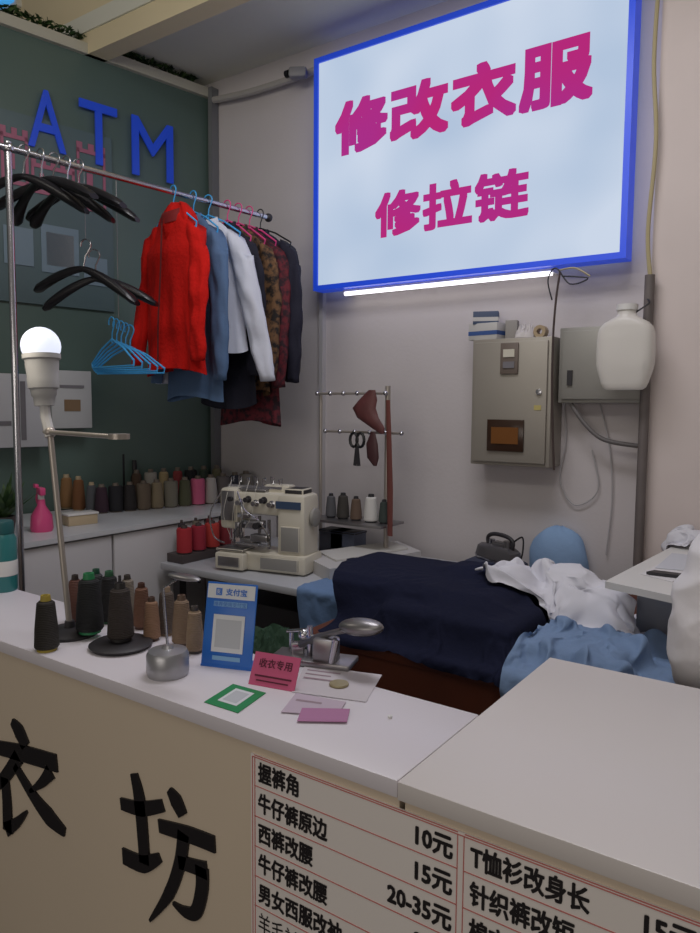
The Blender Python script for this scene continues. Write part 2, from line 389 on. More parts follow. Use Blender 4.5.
cable([(571,404),(585,424),(605,440),(646,447)],2.92,.009,mat("grey_hose",(110,106,106),.6),"drain_hose","grey corrugated hose curving below the junction box")
cable([(564,403),(566,440),(560,480),(575,505),(598,490),(592,450)],2.985,.0028,wcab,"white_cable","thin white cable looping down the wall")
cable([(600,404),(610,450),(612,500),(606,555)],2.985,.0028,wcab,"white_cable","thin white cable hanging down the wall")
cable([(660,-30),(654,60),(656,140),(648,230),(650,275)],2.87,.008,ylw,"conduit_pipe","yellowish flexible conduit running down the wall")
mb=MB(); p=onY(650,275,2.86); mb.cyl((p.x,2.86,p.z),(p.x,2.86,.0),.018,mat("brown_grey_pipe",(116,108,106),.6,var=.2,vs=8),16)
mb.cyl((p.x,2.86,p.z-.35),(p.x,2.86,p.z-.32),.024,mat("pipe_clamp",(90,84,84),.5),16)
solo(mb,"drain_pipe",(p.x,2.86,0),"grey-brown vertical drain pipe standing against the wall","pipe")
mb=MB(); p=onY(321,300,2.97); mb.box((p.x,2.985,1.3),(.022,.03,2.5),mat("duct_paint",(190,188,190),.6)); solo(mb,"cable_duct",(p.x,2.985,.05),"pale vertical cable duct fixed to wall under the sign","cable duct")
cable([(214,100),(250,92),(300,76),(325,66)],2.95,.018,mat("wrapped_pipe",(176,172,168),.8,bump=.4),"wrapped_pipe","pale wrapped pipe running along the top of the wall")
p=onY(298,73,2.88)
rt=root("security_camera",tuple(p+Vector((0,.05,.03))),"small security camera on bracket near the ceiling","camera")
mb=MB(); mb.box(p,(.09,.05,.05),mat("camera_grey",(140,140,144),.5),rz=.5,bev=.012); mb.cyl(p+Vector((0,.02,0)),p+Vector((.02,.12,.05)),.01,whitep); part(mb,"camera_body",rt)
mb=MB(); mb.lathe([(.018,0),(.018,.02),(.012,.022),(0,.022)],p+Vector((-.04,-.02,0)),blackp,14,Matrix.Rotation(math.radians(-90),3,'Y')); part(mb,"lens",rt)
# hanging jug
jm=mat("jug_plastic",(228,224,218),.3,bump=.05,bs=8,alpha=.72,em=.04)
p=onY(624,390,2.79); H=pxm(p,80); R=pxm(p,27)
rt=root("plastic_jug",tuple(p),"translucent white plastic water jug hanging on the pipe","jug")
mb=MB(True); rings=[]
for rr,z in ((.3,.0),(.62,.003),(.74,.03),(.82,.09),(.95,.24),(1.0,.32),(1.01,.45),(1.0,.60),(.98,.70),(.92,.77),(.76,.83),(.5,.88),(.37,.91),(.33,.94),(.33,1.0)):
    ring=[]
    for i in range(48):
        a=2*math.pi*i/48; e=.5; cx_=math.copysign(abs(math.cos(a))**e,math.cos(a)); sy_=math.copysign(abs(math.sin(a))**e,math.sin(a))
        f=min(1,max(0,(z-.8)/.12)); cx_=cx_*(1-f)+math.cos(a)*f; sy_=sy_*(1-f)+math.sin(a)*f; dy=.5*(1-f)+f
        ring.append(p+Vector((cx_*R*rr,sy_*R*dy*rr,z*H)))
    rings.append(ring)
mb.loft(rings,jm); part(mb,"jug_body",rt)
mb=MB(); mb.lathe([(0,0),(R*.38,0),(R*.38,H*.07),(0,H*.07)],p+Vector((0,0,H*.98)),whitep,18); part(mb,"cap",rt)
mb=MB(); hx=onY(650,280,2.86).x; mb.tube(smooth([p+Vector((R*.3,0,H*.95)),p+Vector((R*.7,.02,H*1.06)),(hx,2.838,p.z+H*1.12)]),.0035,darkp,6); part(mb,"hanging_string",rt)
# ---------------- counters ----------------
E=onZ(398,781,1.0); FY=E.y; SX=E.x
LB=onZ(470,712,1.0).y; RB=onZ(540,655,1.0).y
mb=MB(); mb.box(((-3.2+SX)/2,(FY+LB)/2,.9875),(SX+3.2-.002,LB-FY,.025),white,bev=.002)
rt=root("service_counter",((-3.2+SX)/2,(FY+LB)/2,0),"narrow white-topped service counter with cream front panel","counter")
part(mb,"countertop",rt)
mb=MB(); mb.box(((-3.2+SX)/2,FY+.018,.4875),(SX+3.2-.004,.02,.975),fasc); part(mb,"front_panel",rt,"cream front panel")
dk=mat("dark_character",(24,20,24),.5)
FP=FY+.008
mb=MB()
stroke(mb,[(135,773),(141,802),(146,863)],[7,11,10],FP,dk)
stroke(mb,[(122,803),(142,808),(164,805)],[8,10,8],FP,dk)
stroke(mb,[(124,855),(144,863),(161,857)],[11,12,6],FP,dk)
stroke(mb,[(170,789),(177,800),(184,815)],[5,12,9],FP,dk)
stroke(mb,[(160,825),(190,834),(216,844)],[9,11,11],FP,dk)
stroke(mb,[(185,832),(181,862),(170,893),(151,920)],[11,10,9,2],FP,dk)
stroke(mb,[(180,861),(196,866),(208,870)],[9,10,12],FP,dk)
stroke(mb,[(203,866),(203,888),(197,911),(186,911),(174,902)],[12,11,10,8,2],FP,dk)
part(mb,"raised_character",rt,"dark brush-style Chinese character")
mb=MB()
stroke(mb,[(13,721),(20,731),(27,746)],[5,12,10],FP,dk)
stroke(mb,[(-16,744),(20,752),(58,763)],[8,11,11],FP,dk)
stroke(mb,[(20,756),(3,780),(-22,802)],[11,9,2],FP,dk)
stroke(mb,[(6,777),(8,800),(9,831)],[9,10,11],FP,dk)
stroke(mb,[(7,829),(18,822),(28,811)],[10,7,2],FP,dk)
stroke(mb,[(16,765),(34,795),(50,816),(66,832)],[6,9,13,6],FP,dk)
stroke(mb,[(52,771),(43,782),(31,791)],[11,7,2],FP,dk)
part(mb,"raised_character",rt,"dark brush-style Chinese character")
XR=1.6
rt2=root("service_counter",((SX+XR)/2,(FY+RB)/2,0),"deeper white service counter joined flush to the narrower one","counter")
mb=MB(); mb.box(((SX+XR)/2,(FY+RB)/2-.001,.987),(XR-SX,RB-FY+.002,.026),mat("white_laminate_warm",(228,222,220),.35,var=.03,vs=1),bev=.002); part(mb,"countertop",rt2)
mb=MB(); mb.box(((SX+XR)/2+.002,FY+.018,.485),(XR-SX-.01,.02,.97),fasc)
part(mb,"front_panel",rt2,"cream front panel")
mb=MB(); mb.box((SX+.012,(LB+RB)/2+.005,.48),(.018,RB-LB-.02,.96),mat("counter_side_dark",(120,84,66),.6)); part(mb,"side_panel",rt2,"brown side panel")
# price list
PL=onY(252,752,FP); zt=PL.z; xl=PL.x; xm=onY(463,845,FP).x
xr=onY(712,960,FP).x
red=mat("red_line",(206,120,116),.6); ink=mat("black_ink",(24,18,22),.6)
r1=onY(281,779,FP).z; r4=onY(299,880,FP).z; rh=(r1-r4)/3
nrow=12
rt3=root("price_list",((xl+xr)/2,FP-.001,r1-rh*(nrow-.5)),"white price list sheet with red ruled lines and black Chinese text","price list")
mb=MB(); zb=r1-rh*(nrow-.5)
mb.box(((xl+xr)/2,FP-.0015,(zt+zb)/2),(xr-xl,.003,zt-zb),mat("price_sheet",(244,238,234),.5)); part(mb,"sheet",rt3)
mb=MB()
def hl(x0,x1,z): mb.box(((x0+x1)/2,FP-.0035,z),(x1-x0,.001,.0011),red)
def vl(x,z0,z1): mb.box((x,FP-.0035,(z0+z1)/2),(.0011,.001,z1-z0),red)
hl(xl+.004,xr-.004,zt-.004); 
for i in range(nrow): hl(xl+.008,xm-.006,r1+rh*.5-rh*i); hl(xm+.004,xr-.008,r1+rh*.5-rh*i)
for x in (xl+.004,xl+.009,xm-.006,xm+.003,xr-.005): vl(x,zb,zt-.004)
part(mb,"ruled_lines",rt3,"thin red ruled lines")
ch=rh*.68
cw=(onY(333,830,FP).x-onY(262,806,FP).x)/5.0
def price_rows(names,pr,xt,xp):
    for i,(n,p) in enumerate(zip(names,pr)):
        z=r1-rh*i-ch/2; mb=MB()
        text_into(mb,n,(xt,FP-.003,z),XD,cw*(len(n)-(.4 if n[0]=='T' else 0))*.98,ch,ND,ink,.001,.0010 if i<5 else 0)
        part(mb,"lettering",rt3,"bold black Chinese text")
        mb=MB()
        w=cw*(.52*(len(p)-1)+1); text_into(mb,p,(xp-w,FP-.003,z),XD,w,ch*.92,ND,ink,.001,.0012 if i<5 else 0)
        part(mb,"price_lettering",rt3,"bold black price")
price_rows(["握裤角","牛仔裤原边","西裤改腰","牛仔裤改腰","男女西服改袖","羊毛衫改袖","换拉链","裤子改瘦","裙子改短","衬衫改袖","西服改肩"],["10元","15元","20-35元","20元","30元","35元","15元","20元","20元","25元","60元"],xl+.016,xm-.012)
price_rows(["T恤衫改身长","针织裤改短","棉衣换拉链","羽绒服改袖","大衣改身长","连衣裙改腰","换松紧","改裤脚","补洞","钉扣","换里子"],["15元","15元","30元","35元","60元","30元","15元","10元","10元","2元","80元"],xm+.012,xr-.012)
# ---------------- thread spools ----------------
def spool(B,r,h,c,core=(60,56,54),label=None,group=None,cone=True):
    B=Vector(B); rt=root("thread_spool",tuple(B),label,"thread spool",group)
    mb=MB()
    if cone: mb.lathe([(r*.36,.006),(r*.9,.006),(r,h*.08),(r*.93,h*.4),(r*.72,h*.86),(r*.5,h*.9),(r*.3,h*.9)],B,threadmat(c),20,cap=False)
    else: mb.lathe([(r*.3,.006),(r*.95,.006),(r,h*.05),(r,h*.85),(r*.9,h*.9),(r*.3,h*.9)],B,threadmat(c),20,cap=False)
    part(mb,"wound_thread",rt)
    mb=MB(); mb.lathe([(0,0),(r*.8,0),(r*.8,.005),(r*.3,.007),(r*.3,h*.86),(r*.44,h*.905),(r*.38,h*1.0),(r*.22,h*1.0),(r*.2,h*.5),(0,h*.5)],B,mat("core_%d_%d_%d"%core,core,.5),16); part(mb,"cone_core",rt)
    return rt
def spx(x,yb,yt,wp,z,c,core=(60,56,54),label="",group=None,cone=True):
    B=onZ(x,yb,z); return spool(B,pxm(B,wp/2),pxm(B,yb-yt),c,core,label,group,cone)
G1="thread cones on the service counter"
base=onZ(70,634,1.0); p1=onY(50,432,base.y)
rt=root("thread_stand",tuple(base),"grey thread stand with tall pole and guide arm on counter","thread stand")
mb=MB(); R=pxm(base,27); mb.lathe([(0,0),(R,0),(R,.006),(R*.8,.012),(.012,.016),(.01,.03),(0,.03)],base,darkp,28); part(mb,"base",rt)
polem=mat("grey_pole",(176,168,160),.35,.5)
mb=MB(); mb.cyl(base+Vector((0,0,.01)),p1,.0065,polem,12); part(mb,"pole",rt)
p2=onY(119,437,base.y-.04); mb=MB(); mb.cyl(p1-Vector((.02,0,.0)),p2,.005,polem); mb.sphere(p1,.012,polem); mb.lathe([(0,-.004),(.02,-.004),(.02,.006),(0,.006)],p2,polem,14); part(mb,"guide_arm",rt)
pb=onY(46,425,base.y); pc=onY(41,348,base.y); r=pxm(pc,19)
ax=(pc-pb).normalized(); q=Vector((0,0,1)).rotation_difference(ax).to_matrix(); Lh=(pc-pb).length
rt=root("bulb_lamp",tuple(p1),"lit white globe bulb lamp fixed on top of the pole","lamp")
mb=MB(); mb.tube([p1-ax*.01,pb+ax*.02,pb+ax*(Lh*.4)],.011,whitep)
mb.lathe([(0,Lh*.25),(r*.5,Lh*.25),(r*.55,Lh*.36),(r*.62,Lh*.38),(r*.66,Lh*.46),(r*.76,Lh*.48),(r*.8,Lh*.6),(r*.78,Lh*.62),(r*.86,Lh*.84),(r*.96,Lh*.86),(r*.96,Lh*.92),(0,Lh*.92)],pb,mat("lamp_housing_white",(180,180,180),.45),24,q); part(mb,"lamp_housing",rt)
bm_=bpy.data.materials.new("bulb_glow"); bm_.use_nodes=True; nt=bm_.node_tree; b_=nt.nodes["Principled BSDF"]
b_.inputs["Base Color"].default_value=(.4,.4,.45,1); b_.inputs["Roughness"].default_value=.25; b_.inputs["Emission Color"].default_value=lin((225,232,250)); b_.inputs["Emission Strength"].default_value=.95
mb=MB(); mb.sphere(pc+ax*r*.1,r,bm_,24); part(mb,"bulb",rt)
spx(47,650,594,24,1.0,(46,42,38),(170,150,60),"dark olive thread cone with yellow top on counter",G1)
spx(90,632,572,27,1.012,(24,26,28),(40,130,80),"black thread cone with green core on stand",G1)
b2=onZ(121,647,1.0); R=pxm(b2,31)
rt=root("spool_holder",tuple(b2),"round dark spool holder dish with upright pin","spool holder")
mb=MB(); mb.lathe([(0,0),(R*.9,0),(R,.008),(R*.9,.012),(.01,.014),(.004,.02),(.003,.15),(0,.15)],b2,darkp,28); part(mb,"dish",rt)
spool(b2+Vector((0,0,.016)),pxm(b2,13),pxm(b2,58),(52,44,40),(40,38,38),"dark brown thread cone on the round holder",G1)
for x,yb,yt,w,c,co,l in ((110,622,570,20,(34,34,36),(60,110,80),"black thread cone with dull green core"),
  (142,628,582,17,(120,84,66),(90,60,50),"brown thread cone standing on counter"),
  (152,640,596,17,(150,116,92),(90,70,60),"tan thread cone standing on counter"),
  (167,634,586,19,(96,84,76),(150,130,110),"taupe thread cone standing on counter"),
  (182,644,594,20,(134,112,92),(100,80,66),"light brown thread cone standing on counter"),
  (195,652,605,18,(150,128,104),(80,74,70),"beige thread cone standing on counter"),
  (97,617,568,17,(60,62,64),(40,90,70),"dark grey thread cone standing on counter"),
  (128,620,574,16,(140,130,118),(80,74,70),"grey beige thread cone standing on counter"),
  (76,622,574,16,(96,60,50),(60,50,48),"reddish brown thread cone standing on counter")):
    spx(x,yb,yt,w,1.0,c,co,l,G1)
b=onZ(168,674,1.0); R=pxm(b,21); h=pxm(b,30)
rt=root("weighted_thread_guide",tuple(b),"round silver weighted base with upright rod on counter","thread guide")
mb=MB(); mb.lathe([(0,0),(R*.95,0),(R,.008),(R*.99,h*.7),(R*.9,h*.82),(R*.3,h*.9),(R*.2,h),(0,h)],b,mat("satin_silver",(176,176,180),.35,.7),28); part(mb,"weighted_base",rt)
mb=MB(); t=onY(163,588,b.y); mb.tube([b+Vector((0,0,h*.9)),t,onY(176,580,b.y)],.0024,chrome); part(mb,"rod",rt)
c=onY(184,577,b.y); mb=MB(); mb.sphere(c,pxm(b,22),steel,20,(1,.35,.14)); part(mb,"oval_plate",rt)
# blue payment stand
c=onZ(226,668,1.0); w=pxm(c,55); h=pxm(c,84); ang=YAW*.55
rt=root("payment_stand",(0,0,0),"blue acrylic payment stand with white code card on counter","payment stand")
tl=Matrix.Rotation(math.radians(-12),3,'X')
bluep=mat("payment_blue",(38,104,190),.35,em=.05); cardw=mat("card_white",(225,228,232),.5); skyc=mat("card_sky",(130,180,225),.5)
mb=MB(); mb.box(tl@Vector((0,0,h/2)),(w,.004,h),bluep,R=tl,bev=.0015); mb.box((0,.02,.002),(w,.045,.004),bluep)
part(mb,"acrylic_panel",rt)
mb=MB(); n=tl@Vector((0,-1,0))
def slab(u,v,uw,vh,m,th=.0035):
    mb.box(tl@Vector((u*w,-th,v*h)),(uw*w,.001,vh*h),m,R=tl)
slab(0,.895,.94,.17,cardw); slab(.0,.40,.62,.44,cardw); slab(0,.40,.5,.33,mat("card_grey",(196,200,206),.6),.0042); slab(-.0,.745,.66,.06,skyc); slab(0,.11,.55,.05,skyc)
part(mb,"code_card",rt,"plain white card panel")
mb=MB()
text_into(mb,"支付宝",tl@Vector((-.10*w,-.0045,.85*h)),XD,.42*w,.085*h,n,bluep,.001,.0004)
slab(-.24,.89,.12,.085,bluep,.0045)
text_into(mb,"支",tl@Vector((-.28*w,-.006,.865*h)),XD,.08*w,.055*h,n,cardw,.001,.0)
part(mb,"logo_lettering",rt)
mb=MB(); text_into(mb,"推荐使用支付宝",tl@Vector((-.32*w,-.0045,.718*h)),XD,.64*w,.055*h,n,bluep,.001,.0)
part(mb,"lettering",rt)
rt.location=c; rt.rotation_euler=(0,0,ang)
c=onZ(271,688,1.0); w=pxm(c,52); h=pxm(c,33)
pinkm=mat("pink_card",(204,90,130),.5)
rt=root("pink_card",(0,0,0),"pink card with dark printed characters propped on counter","card")
tl=Matrix.Rotation(math.radians(-28),3,'X'); dri=mat("dark_red_ink",(90,24,48),.6)
mb=MB(); mb.box(tl@Vector((0,0,h/2)),(w,.002,h),pinkm,R=tl); mb.box((0,.028,.018),(w*.3,.05,.001),pinkm,R=Matrix.Rotation(.6,3,'X')); part(mb,"card_sheet",rt)
n=tl@Vector((0,-1,0)); mb=MB(); text_into(mb,"收衣专用",tl@Vector((-.36*w,-.0012,.55*h)),XD,.72*w,.28*h,n,dri,.001,.0003)
mb.box(tl@Vector((0,-.0016,.3*h)),(w*.8,.0006,.05*h),dri,R=tl); mb.box(tl@Vector((0,-.0016,.16*h)),(w*.7,.0006,.04*h),dri,R=tl)
part(mb,"lettering",rt)
rt.location=c; rt.rotation_euler=(0,0,math.radians(12))
def flat(px,name,label,m,z,extra=None):
    pts=[onZ(x,y,z) for x,y in px]; c=sum(pts,Vector())/4; mb=MB(); th=.0009
    mb.loft([[p-Vector((0,0,th/2)) for p in pts],[p+Vector((0,0,th/2)) for p in pts]],m)
    if extra:
        rt=root(name,tuple(c),label,"card"); part(mb,"card_sheet",rt)
        mb=MB()
        for kk,(s0,s1,t0,t1,mm) in enumerate(extra):
            def q(s,t): 
                return pts[0].lerp(pts[1],s).lerp(pts[3].lerp(pts[2],s),t)+Vector((0,0,.0007+.0003*kk))
            mb.poly([q(s0,t0),q(s1,t0),q(s1,t1),q(s0,t1)],mm)
        part(mb,"printed_panel",rt)
    else: solo(mb,name,tuple(c),label,"paper")
flat([(233,684),(266,693),(238,713),(204,702)],"payment_card","green payment card with white centre lying flat on counter",mat("card_green",(30,140,80),.5),1.001,[(.22,.78,.15,.8,cardw),(.3,.7,.24,.72,mat("card_grey",(1,1,1)))])
pap=mat("paper_white",(206,200,206),.7); fp_=mat("faint_print",(160,140,150),.7)
flat([(305,665),(382,675),(366,702),(292,692)],"paper_sheet","white paper sheet with faint print lying on counter",pap,1.0012,[(.06,.5,.15,.2,fp_),(.06,.4,.3,.34,fp_),(.06,.45,.45,.5,fp_)])
flat([(296,693),(346,702),(337,716),(281,712)],"paper_sheet","small pale paper slip lying on the counter",mat("paper_pale",(196,180,196),.7),1.0024,[(.1,.6,.3,.4,fp_)])
flat([(302,708),(350,709),(347,722),(297,721)],"paper_slip","mauve pink paper slip lying on the counter",mat("paper_mauve",(180,124,164),.7),1.0036)
c=onZ(339,685,1.002); mb=MB(); mb.lathe([(0,0),(.017,0),(.018,.002),(.017,.004),(0,.004)],c,mat("brass_dull",(176,164,130),.4,.5),24); solo(mb,"metal_disc",tuple(c),"small round brass coloured disc on white paper","disc")
c=onZ(390,718,1.0); mb=MB(); mb.lathe([(0,0),(.004,0),(.004,.004),(0,.004)],c,whitep,10); solo(mb,"small_button",tuple(c),"tiny white button on the counter","button")
b=onZ(318,663,1.0)
S=pxm(b,1)
rt=root("hand_press",tuple(b),"small chrome hand press with oval lever pad on counter","hand press")
mb=MB(); mb.box(b+Vector((-.01,0,.006)),(84*S,34*S,.012),steel,rz=.3,bev=.003); part(mb,"base_plate",rt)
mb=MB(); mb.box(b+Vector((.02,.0,.03)),(24*S,18*S,.05),steel,rz=.3,bev=.005); mb.cyl(b+Vector((-.02,0,.01)),b+Vector((-.02,0,.07)),.006,chrome); mb.cyl(b+Vector((-.035,0,.05)),b+Vector((.045,0,.045)),.006,chrome); mb.sphere(b+Vector((-.035,0,.05)),.012,chrome)
mb.cyl(b+Vector((.04,-.01,.012)),b+Vector((.05,-.01,.06)),.007,chrome); mb.box(b+Vector((-.05,0,.02)),(14*S,10*S,.025),chrome,rz=.6,bev=.003)
mb.cyl(b+Vector((-.075,.01,.012)),b+Vector((-.075,.01,.05)),.005,chrome); mb.cyl(b+Vector((-.085,.01,.045)),b+Vector((-.03,0,.06)),.004,chrome); part(mb,"press_body",rt)
mb=MB(); mb.tube(smooth([onY(294,647,b.y),onY(325,635,b.y),onY(346,630,b.y)]),[.008]*6+[.006]*7,steel)
X=Matrix.Rotation(-.12,3,'Y')@Matrix.Diagonal((1,.5,.34)).to_3x3(); mb.sphere(onY(361,627,b.y),25*S,steel,24,X); part(mb,"lever",rt,"chrome lever with oval pad")
# ---------------- back-left cabinets ----------------
CZ=.98
cabw=mat("cabinet_white",(206,204,206),.4)
xf=-2.53
def cab(y0,y1,lbl):
    rt=root("low_cabinet",(xf-.25,(y0+y1)/2,0),lbl,"cabinet",group="white low cabinets along the green wall")
    mb=MB(); mb.box((xf-.26,(y0+y1)/2,.48),(.49,y1-y0-.004,.96),cabw); part(mb,"body",rt)
    mb=MB(); mb.box((xf-.004,(y0+y1)/2,.48),(.016,y1-y0-.014,.94),cabw,bev=.002); d=part(mb,"door",rt)
    mb=MB(); mb.box((xf+.01,y1-.05,.7),(.012,.012,.1),steel,bev=.003); part(mb,"handle",d)
L1=onZ(105,527,CZ).y
cab(1.15,L1,"white laminate low cabinet with plain door"); cab(L1,2.42,"white laminate low cabinet with plain door"); cab(2.42,2.95,"white laminate low cabinet with plain door")
mb=MB()
tp=[Vector((xf+.02,1.1,0)),Vector((xf+.02,2.97,0)),Vector((CR.x+.06,2.97,0)),Vector((CR.x+.06-.187/.982*1.87,1.1,0))]
mb.loft([[q+Vector((0,0,CZ-.02)) for q in tp],[q+Vector((0,0,CZ)) for q in tp]],mat("shelf_top",(206,208,212),.35)); solo(mb,"cabinet_worktop",(xf-.16,2.05,CZ-.02),"pale grey worktop running over the low cabinets","worktop")
G2="thread spools on the low cabinet worktop"
def inside(B): return (B-CR).dot(LN)>.045 and B.y<2.93
cols=[((60,38,52),"plum"),((34,34,40),"black"),((48,44,46),"dark grey"),((120,106,92),"taupe"),((150,136,112),"beige"),((128,124,112),"grey green"),((90,92,70),"olive"),((226,110,150),"pink"),((196,192,188),"off-white"),((110,104,104),"grey"),((60,62,74),"navy grey"),((150,146,140),"pale grey")]
for i,((c,nm),x) in enumerate(zip(cols,[102,116,130,144,157,171,185,198,211,223,235,246])):
    yb=513-i*1.2; B=onZ(x,yb,CZ)
    if inside(B): spx(x,yb,yb-29,14,CZ,c,(110,100,90),"%s thread spool on the low cabinet worktop"%nm,G2,cone=(i%2==0))
rc=[((88,78,70),"brown"),((60,74,60),"dark green"),((150,60,60),"dull red"),((176,172,164),"pale grey"),((70,60,66),"dark"),((120,116,90),"olive grey"),((30,30,34),"black"),((180,160,120),"tan"),((90,70,56),"brown")]
for j,(y0,xs) in enumerate(((505,(110,123,137,151,164,178,191,204,217,229)),(499,(104,118,131,145,158,171,184,197,210,222)))):
    for i,x in enumerate(xs):
        c,nm=rc[(i*4+j*5)%9]; yb=y0-(x-100)*.06; B=onZ(x,yb,CZ)
        if inside(B): spool(B,pxm(B,6.2),pxm(B,33),c,(120,110,100),"%s thread spool at back of worktop"%nm,G2,cone=(i%3!=0))
for x,yb,yt,w,c,l in ((67,508,474,14,(150,112,72),"golden brown thread spool on the worktop"),(79,510,476,13,(128,84,50),"orange brown thread spool on the worktop"),(92,512,482,12,(90,92,96),"grey thread spool on the worktop"),(74,500,462,11,(150,120,80),"tan thread spool on the worktop")):
    spx(x,yb,yt,w,CZ,c,(180,160,130),l,G2)
for x,yt,w in ((122,422,10),(111,450,8),(135,460,8)):
    B=onZ(x,502,CZ); 
    h=pxm(B,502-yt); r=pxm(B,w/2); rt=root("dark_bottle",tuple(B),"slim black bottle standing among the spools","bottle",group="slim black bottles on the worktop")
    mb=MB(); mb.lathe([(0,0),(r,0),(r,h*.6),(r*.5,h*.7),(r*.45,h*.78),(0,h*.78)],B,blackp,16); part(mb,"bottle_body",rt)
    mb=MB(); mb.lathe([(0,h*.78),(r*.6,h*.78),(r*.5,h),(0,h)],B,darkp,14); part(mb,"cap",rt)
B=onZ(42,531,CZ); s=pxm(B,1); pk2=mat("pink_translucent",(226,84,140),.3,alpha=.9)
rt=root("spray_bottle",tuple(B),"pink plastic spray bottle on the worktop","spray bottle")
mb=MB(); mb.lathe([(0,0),(10*s,0),(11*s,3*s),(10*s,16*s),(4*s,26*s),(3.5*s,32*s),(0,32*s)],B,pk2,20); part(mb,"bottle_body",rt)
mb=MB(); mb.box(B+Vector((0,0,40*s)),(14*s,6*s,8*s),pk2,rz=-.3,bev=1.5*s); mb.box(B+Vector((-7*s,-1*s,45*s)),(8*s,4*s,4*s),pk2,rz=-.3,bev=1*s); mb.cyl(B+Vector((0,0,31*s)),B+Vector((0,0,38*s)),3*s,whitep); mb.tube([B+Vector((-6*s,0,38*s)),B+Vector((-8*s,0,32*s)),B+Vector((-6*s,0,27*s))],1.2*s,pk2); part(mb,"trigger_head",rt)
B=onZ(80,524,CZ); s=pxm(B,1)
rt=root("storage_box",tuple(B),"small beige lidded plastic box on the worktop","storage box")
mb=MB(); mb.box(B+Vector((0,0,5*s)),(30*s,16*s,10*s),mat("beige_box",(188,170,140),.5),rz=1.4,bev=.003); part(mb,"box_body",rt)
mb=MB(); mb.box(B+Vector((0,0,11*s)),(32*s,18*s,2*s),whitep,rz=1.4,bev=.002); part(mb,"lid",rt)
B=onZ(4,536,CZ); rt=root("potted_plant",tuple(B),"small green leafy potted plant on the worktop","plant"); s=pxm(B,1)
mb=MB(); mb.lathe([(0,0),(9*s,0),(12*s,20*s),(10*s,20*s),(9*s,17*s),(0,17*s)],B,mat("pot_dark",(70,66,64),.6),20); part(mb,"pot",rt)
mb=MB()
for i in range(34):
    a=random.random()*6.28; el=random.uniform(.5,1.4); Lf=random.uniform(24,50)*s
    d=Vector((math.cos(a)*math.cos(el),math.sin(a)*math.cos(el),math.sin(el))); sd=d.cross(UP).normalized()*4*s
    b0=B+Vector((0,0,16*s)); mb.poly([b0,b0+d*Lf*.5+sd+UP*.003,b0+d*Lf,b0+d*Lf*.5-sd+UP*.003],leafm)
part(mb,"leaves",rt)
B=onZ(4,590,1.0); s=pxm(B,1)
rt=root("storage_jar",tuple(B),"teal translucent jar with light band on counter","jar")
mb=MB(); mb.lathe([(0,0),(12*s,0),(13*s,3*s),(13*s,52*s),(10*s,58*s),(0,58*s)],B,mat("teal_plastic",(50,120,122),.3),24); part(mb,"jar_body",rt)
mb=MB(); mb.lathe([(13.2*s,16*s),(13.4*s,17*s),(13.4*s,30*s),(13.2*s,31*s)],B,whitep,24,cap=False); part(mb,"paper_band",rt)
mb=MB(); mb.lathe([(0,58*s),(11*s,58*s),(11*s,68*s),(10*s,70*s),(0,70*s)],B,mat("teal_lid",(34,90,94),.4),24); part(mb,"lid",rt)
# ---------------- sewing table ----------------
TZ=.80
sx0,sx1=-2.49,-1.385
scx=(sx0+sx1)/2
rt=root("sewing_table",(scx,2.5,0),"pale grey topped industrial sewing table with dark steel legs","table")
mb=MB(); mb.box((scx,2.52,TZ-.015),(sx1-sx0,.82,.03),mat("sewing_table_top",(188,190,196),.35),bev=.004); top_sew=part(mb,"table_top",rt)
for x in (sx0+.07,sx1-.07):
    for y in (2.16,2.86):
        mb=MB(); mb.box((x,y,(TZ-.03)/2),(.04,.04,TZ-.03),darkp); part(mb,"leg",rt)
mb=MB(); mb.box((-2.0,2.5,.55),(.5,.4,.18),darkp,bev=.01); part(mb,"motor_housing",rt)
mb=MB(); mb.box((-2.43,2.36,TZ+.02),(.10,.44,.04),mat("tray_dark",(74,66,66),.5),bev=.003); solo(mb,"spool_tray",(-2.43,2.36,TZ),"dark tray holding coloured spools on the sewing table","tray")
G3="coloured thread spools on the sewing table"
for k,(c,nm) in enumerate((((176,40,50),"red"),((160,36,56),"crimson"),((190,60,54),"bright red"),((130,36,46),"dark red"),((206,190,180),"cream"))):
    B=Vector((-2.41,2.18+.085*k,TZ+.041)); spool(B,.034,.125,c,(70,60,60),"%s thread spool on the sewing table"%nm,G3,cone=False)
    c2_,nm2=[((60,54,60),"dark"),((120,112,100),"grey"),((110,40,46),"maroon"),((36,36,42),"black"),((170,60,70),"rose red")][k]
    B=Vector((-2.46,2.21+.085*k,TZ+.041)); spool(B,.016,.14,c2_,(70,60,60),"%s thread spool on the sewing table"%nm2,G3,cone=False)
mgr=mat("machine_grey",(150,148,144),.4)
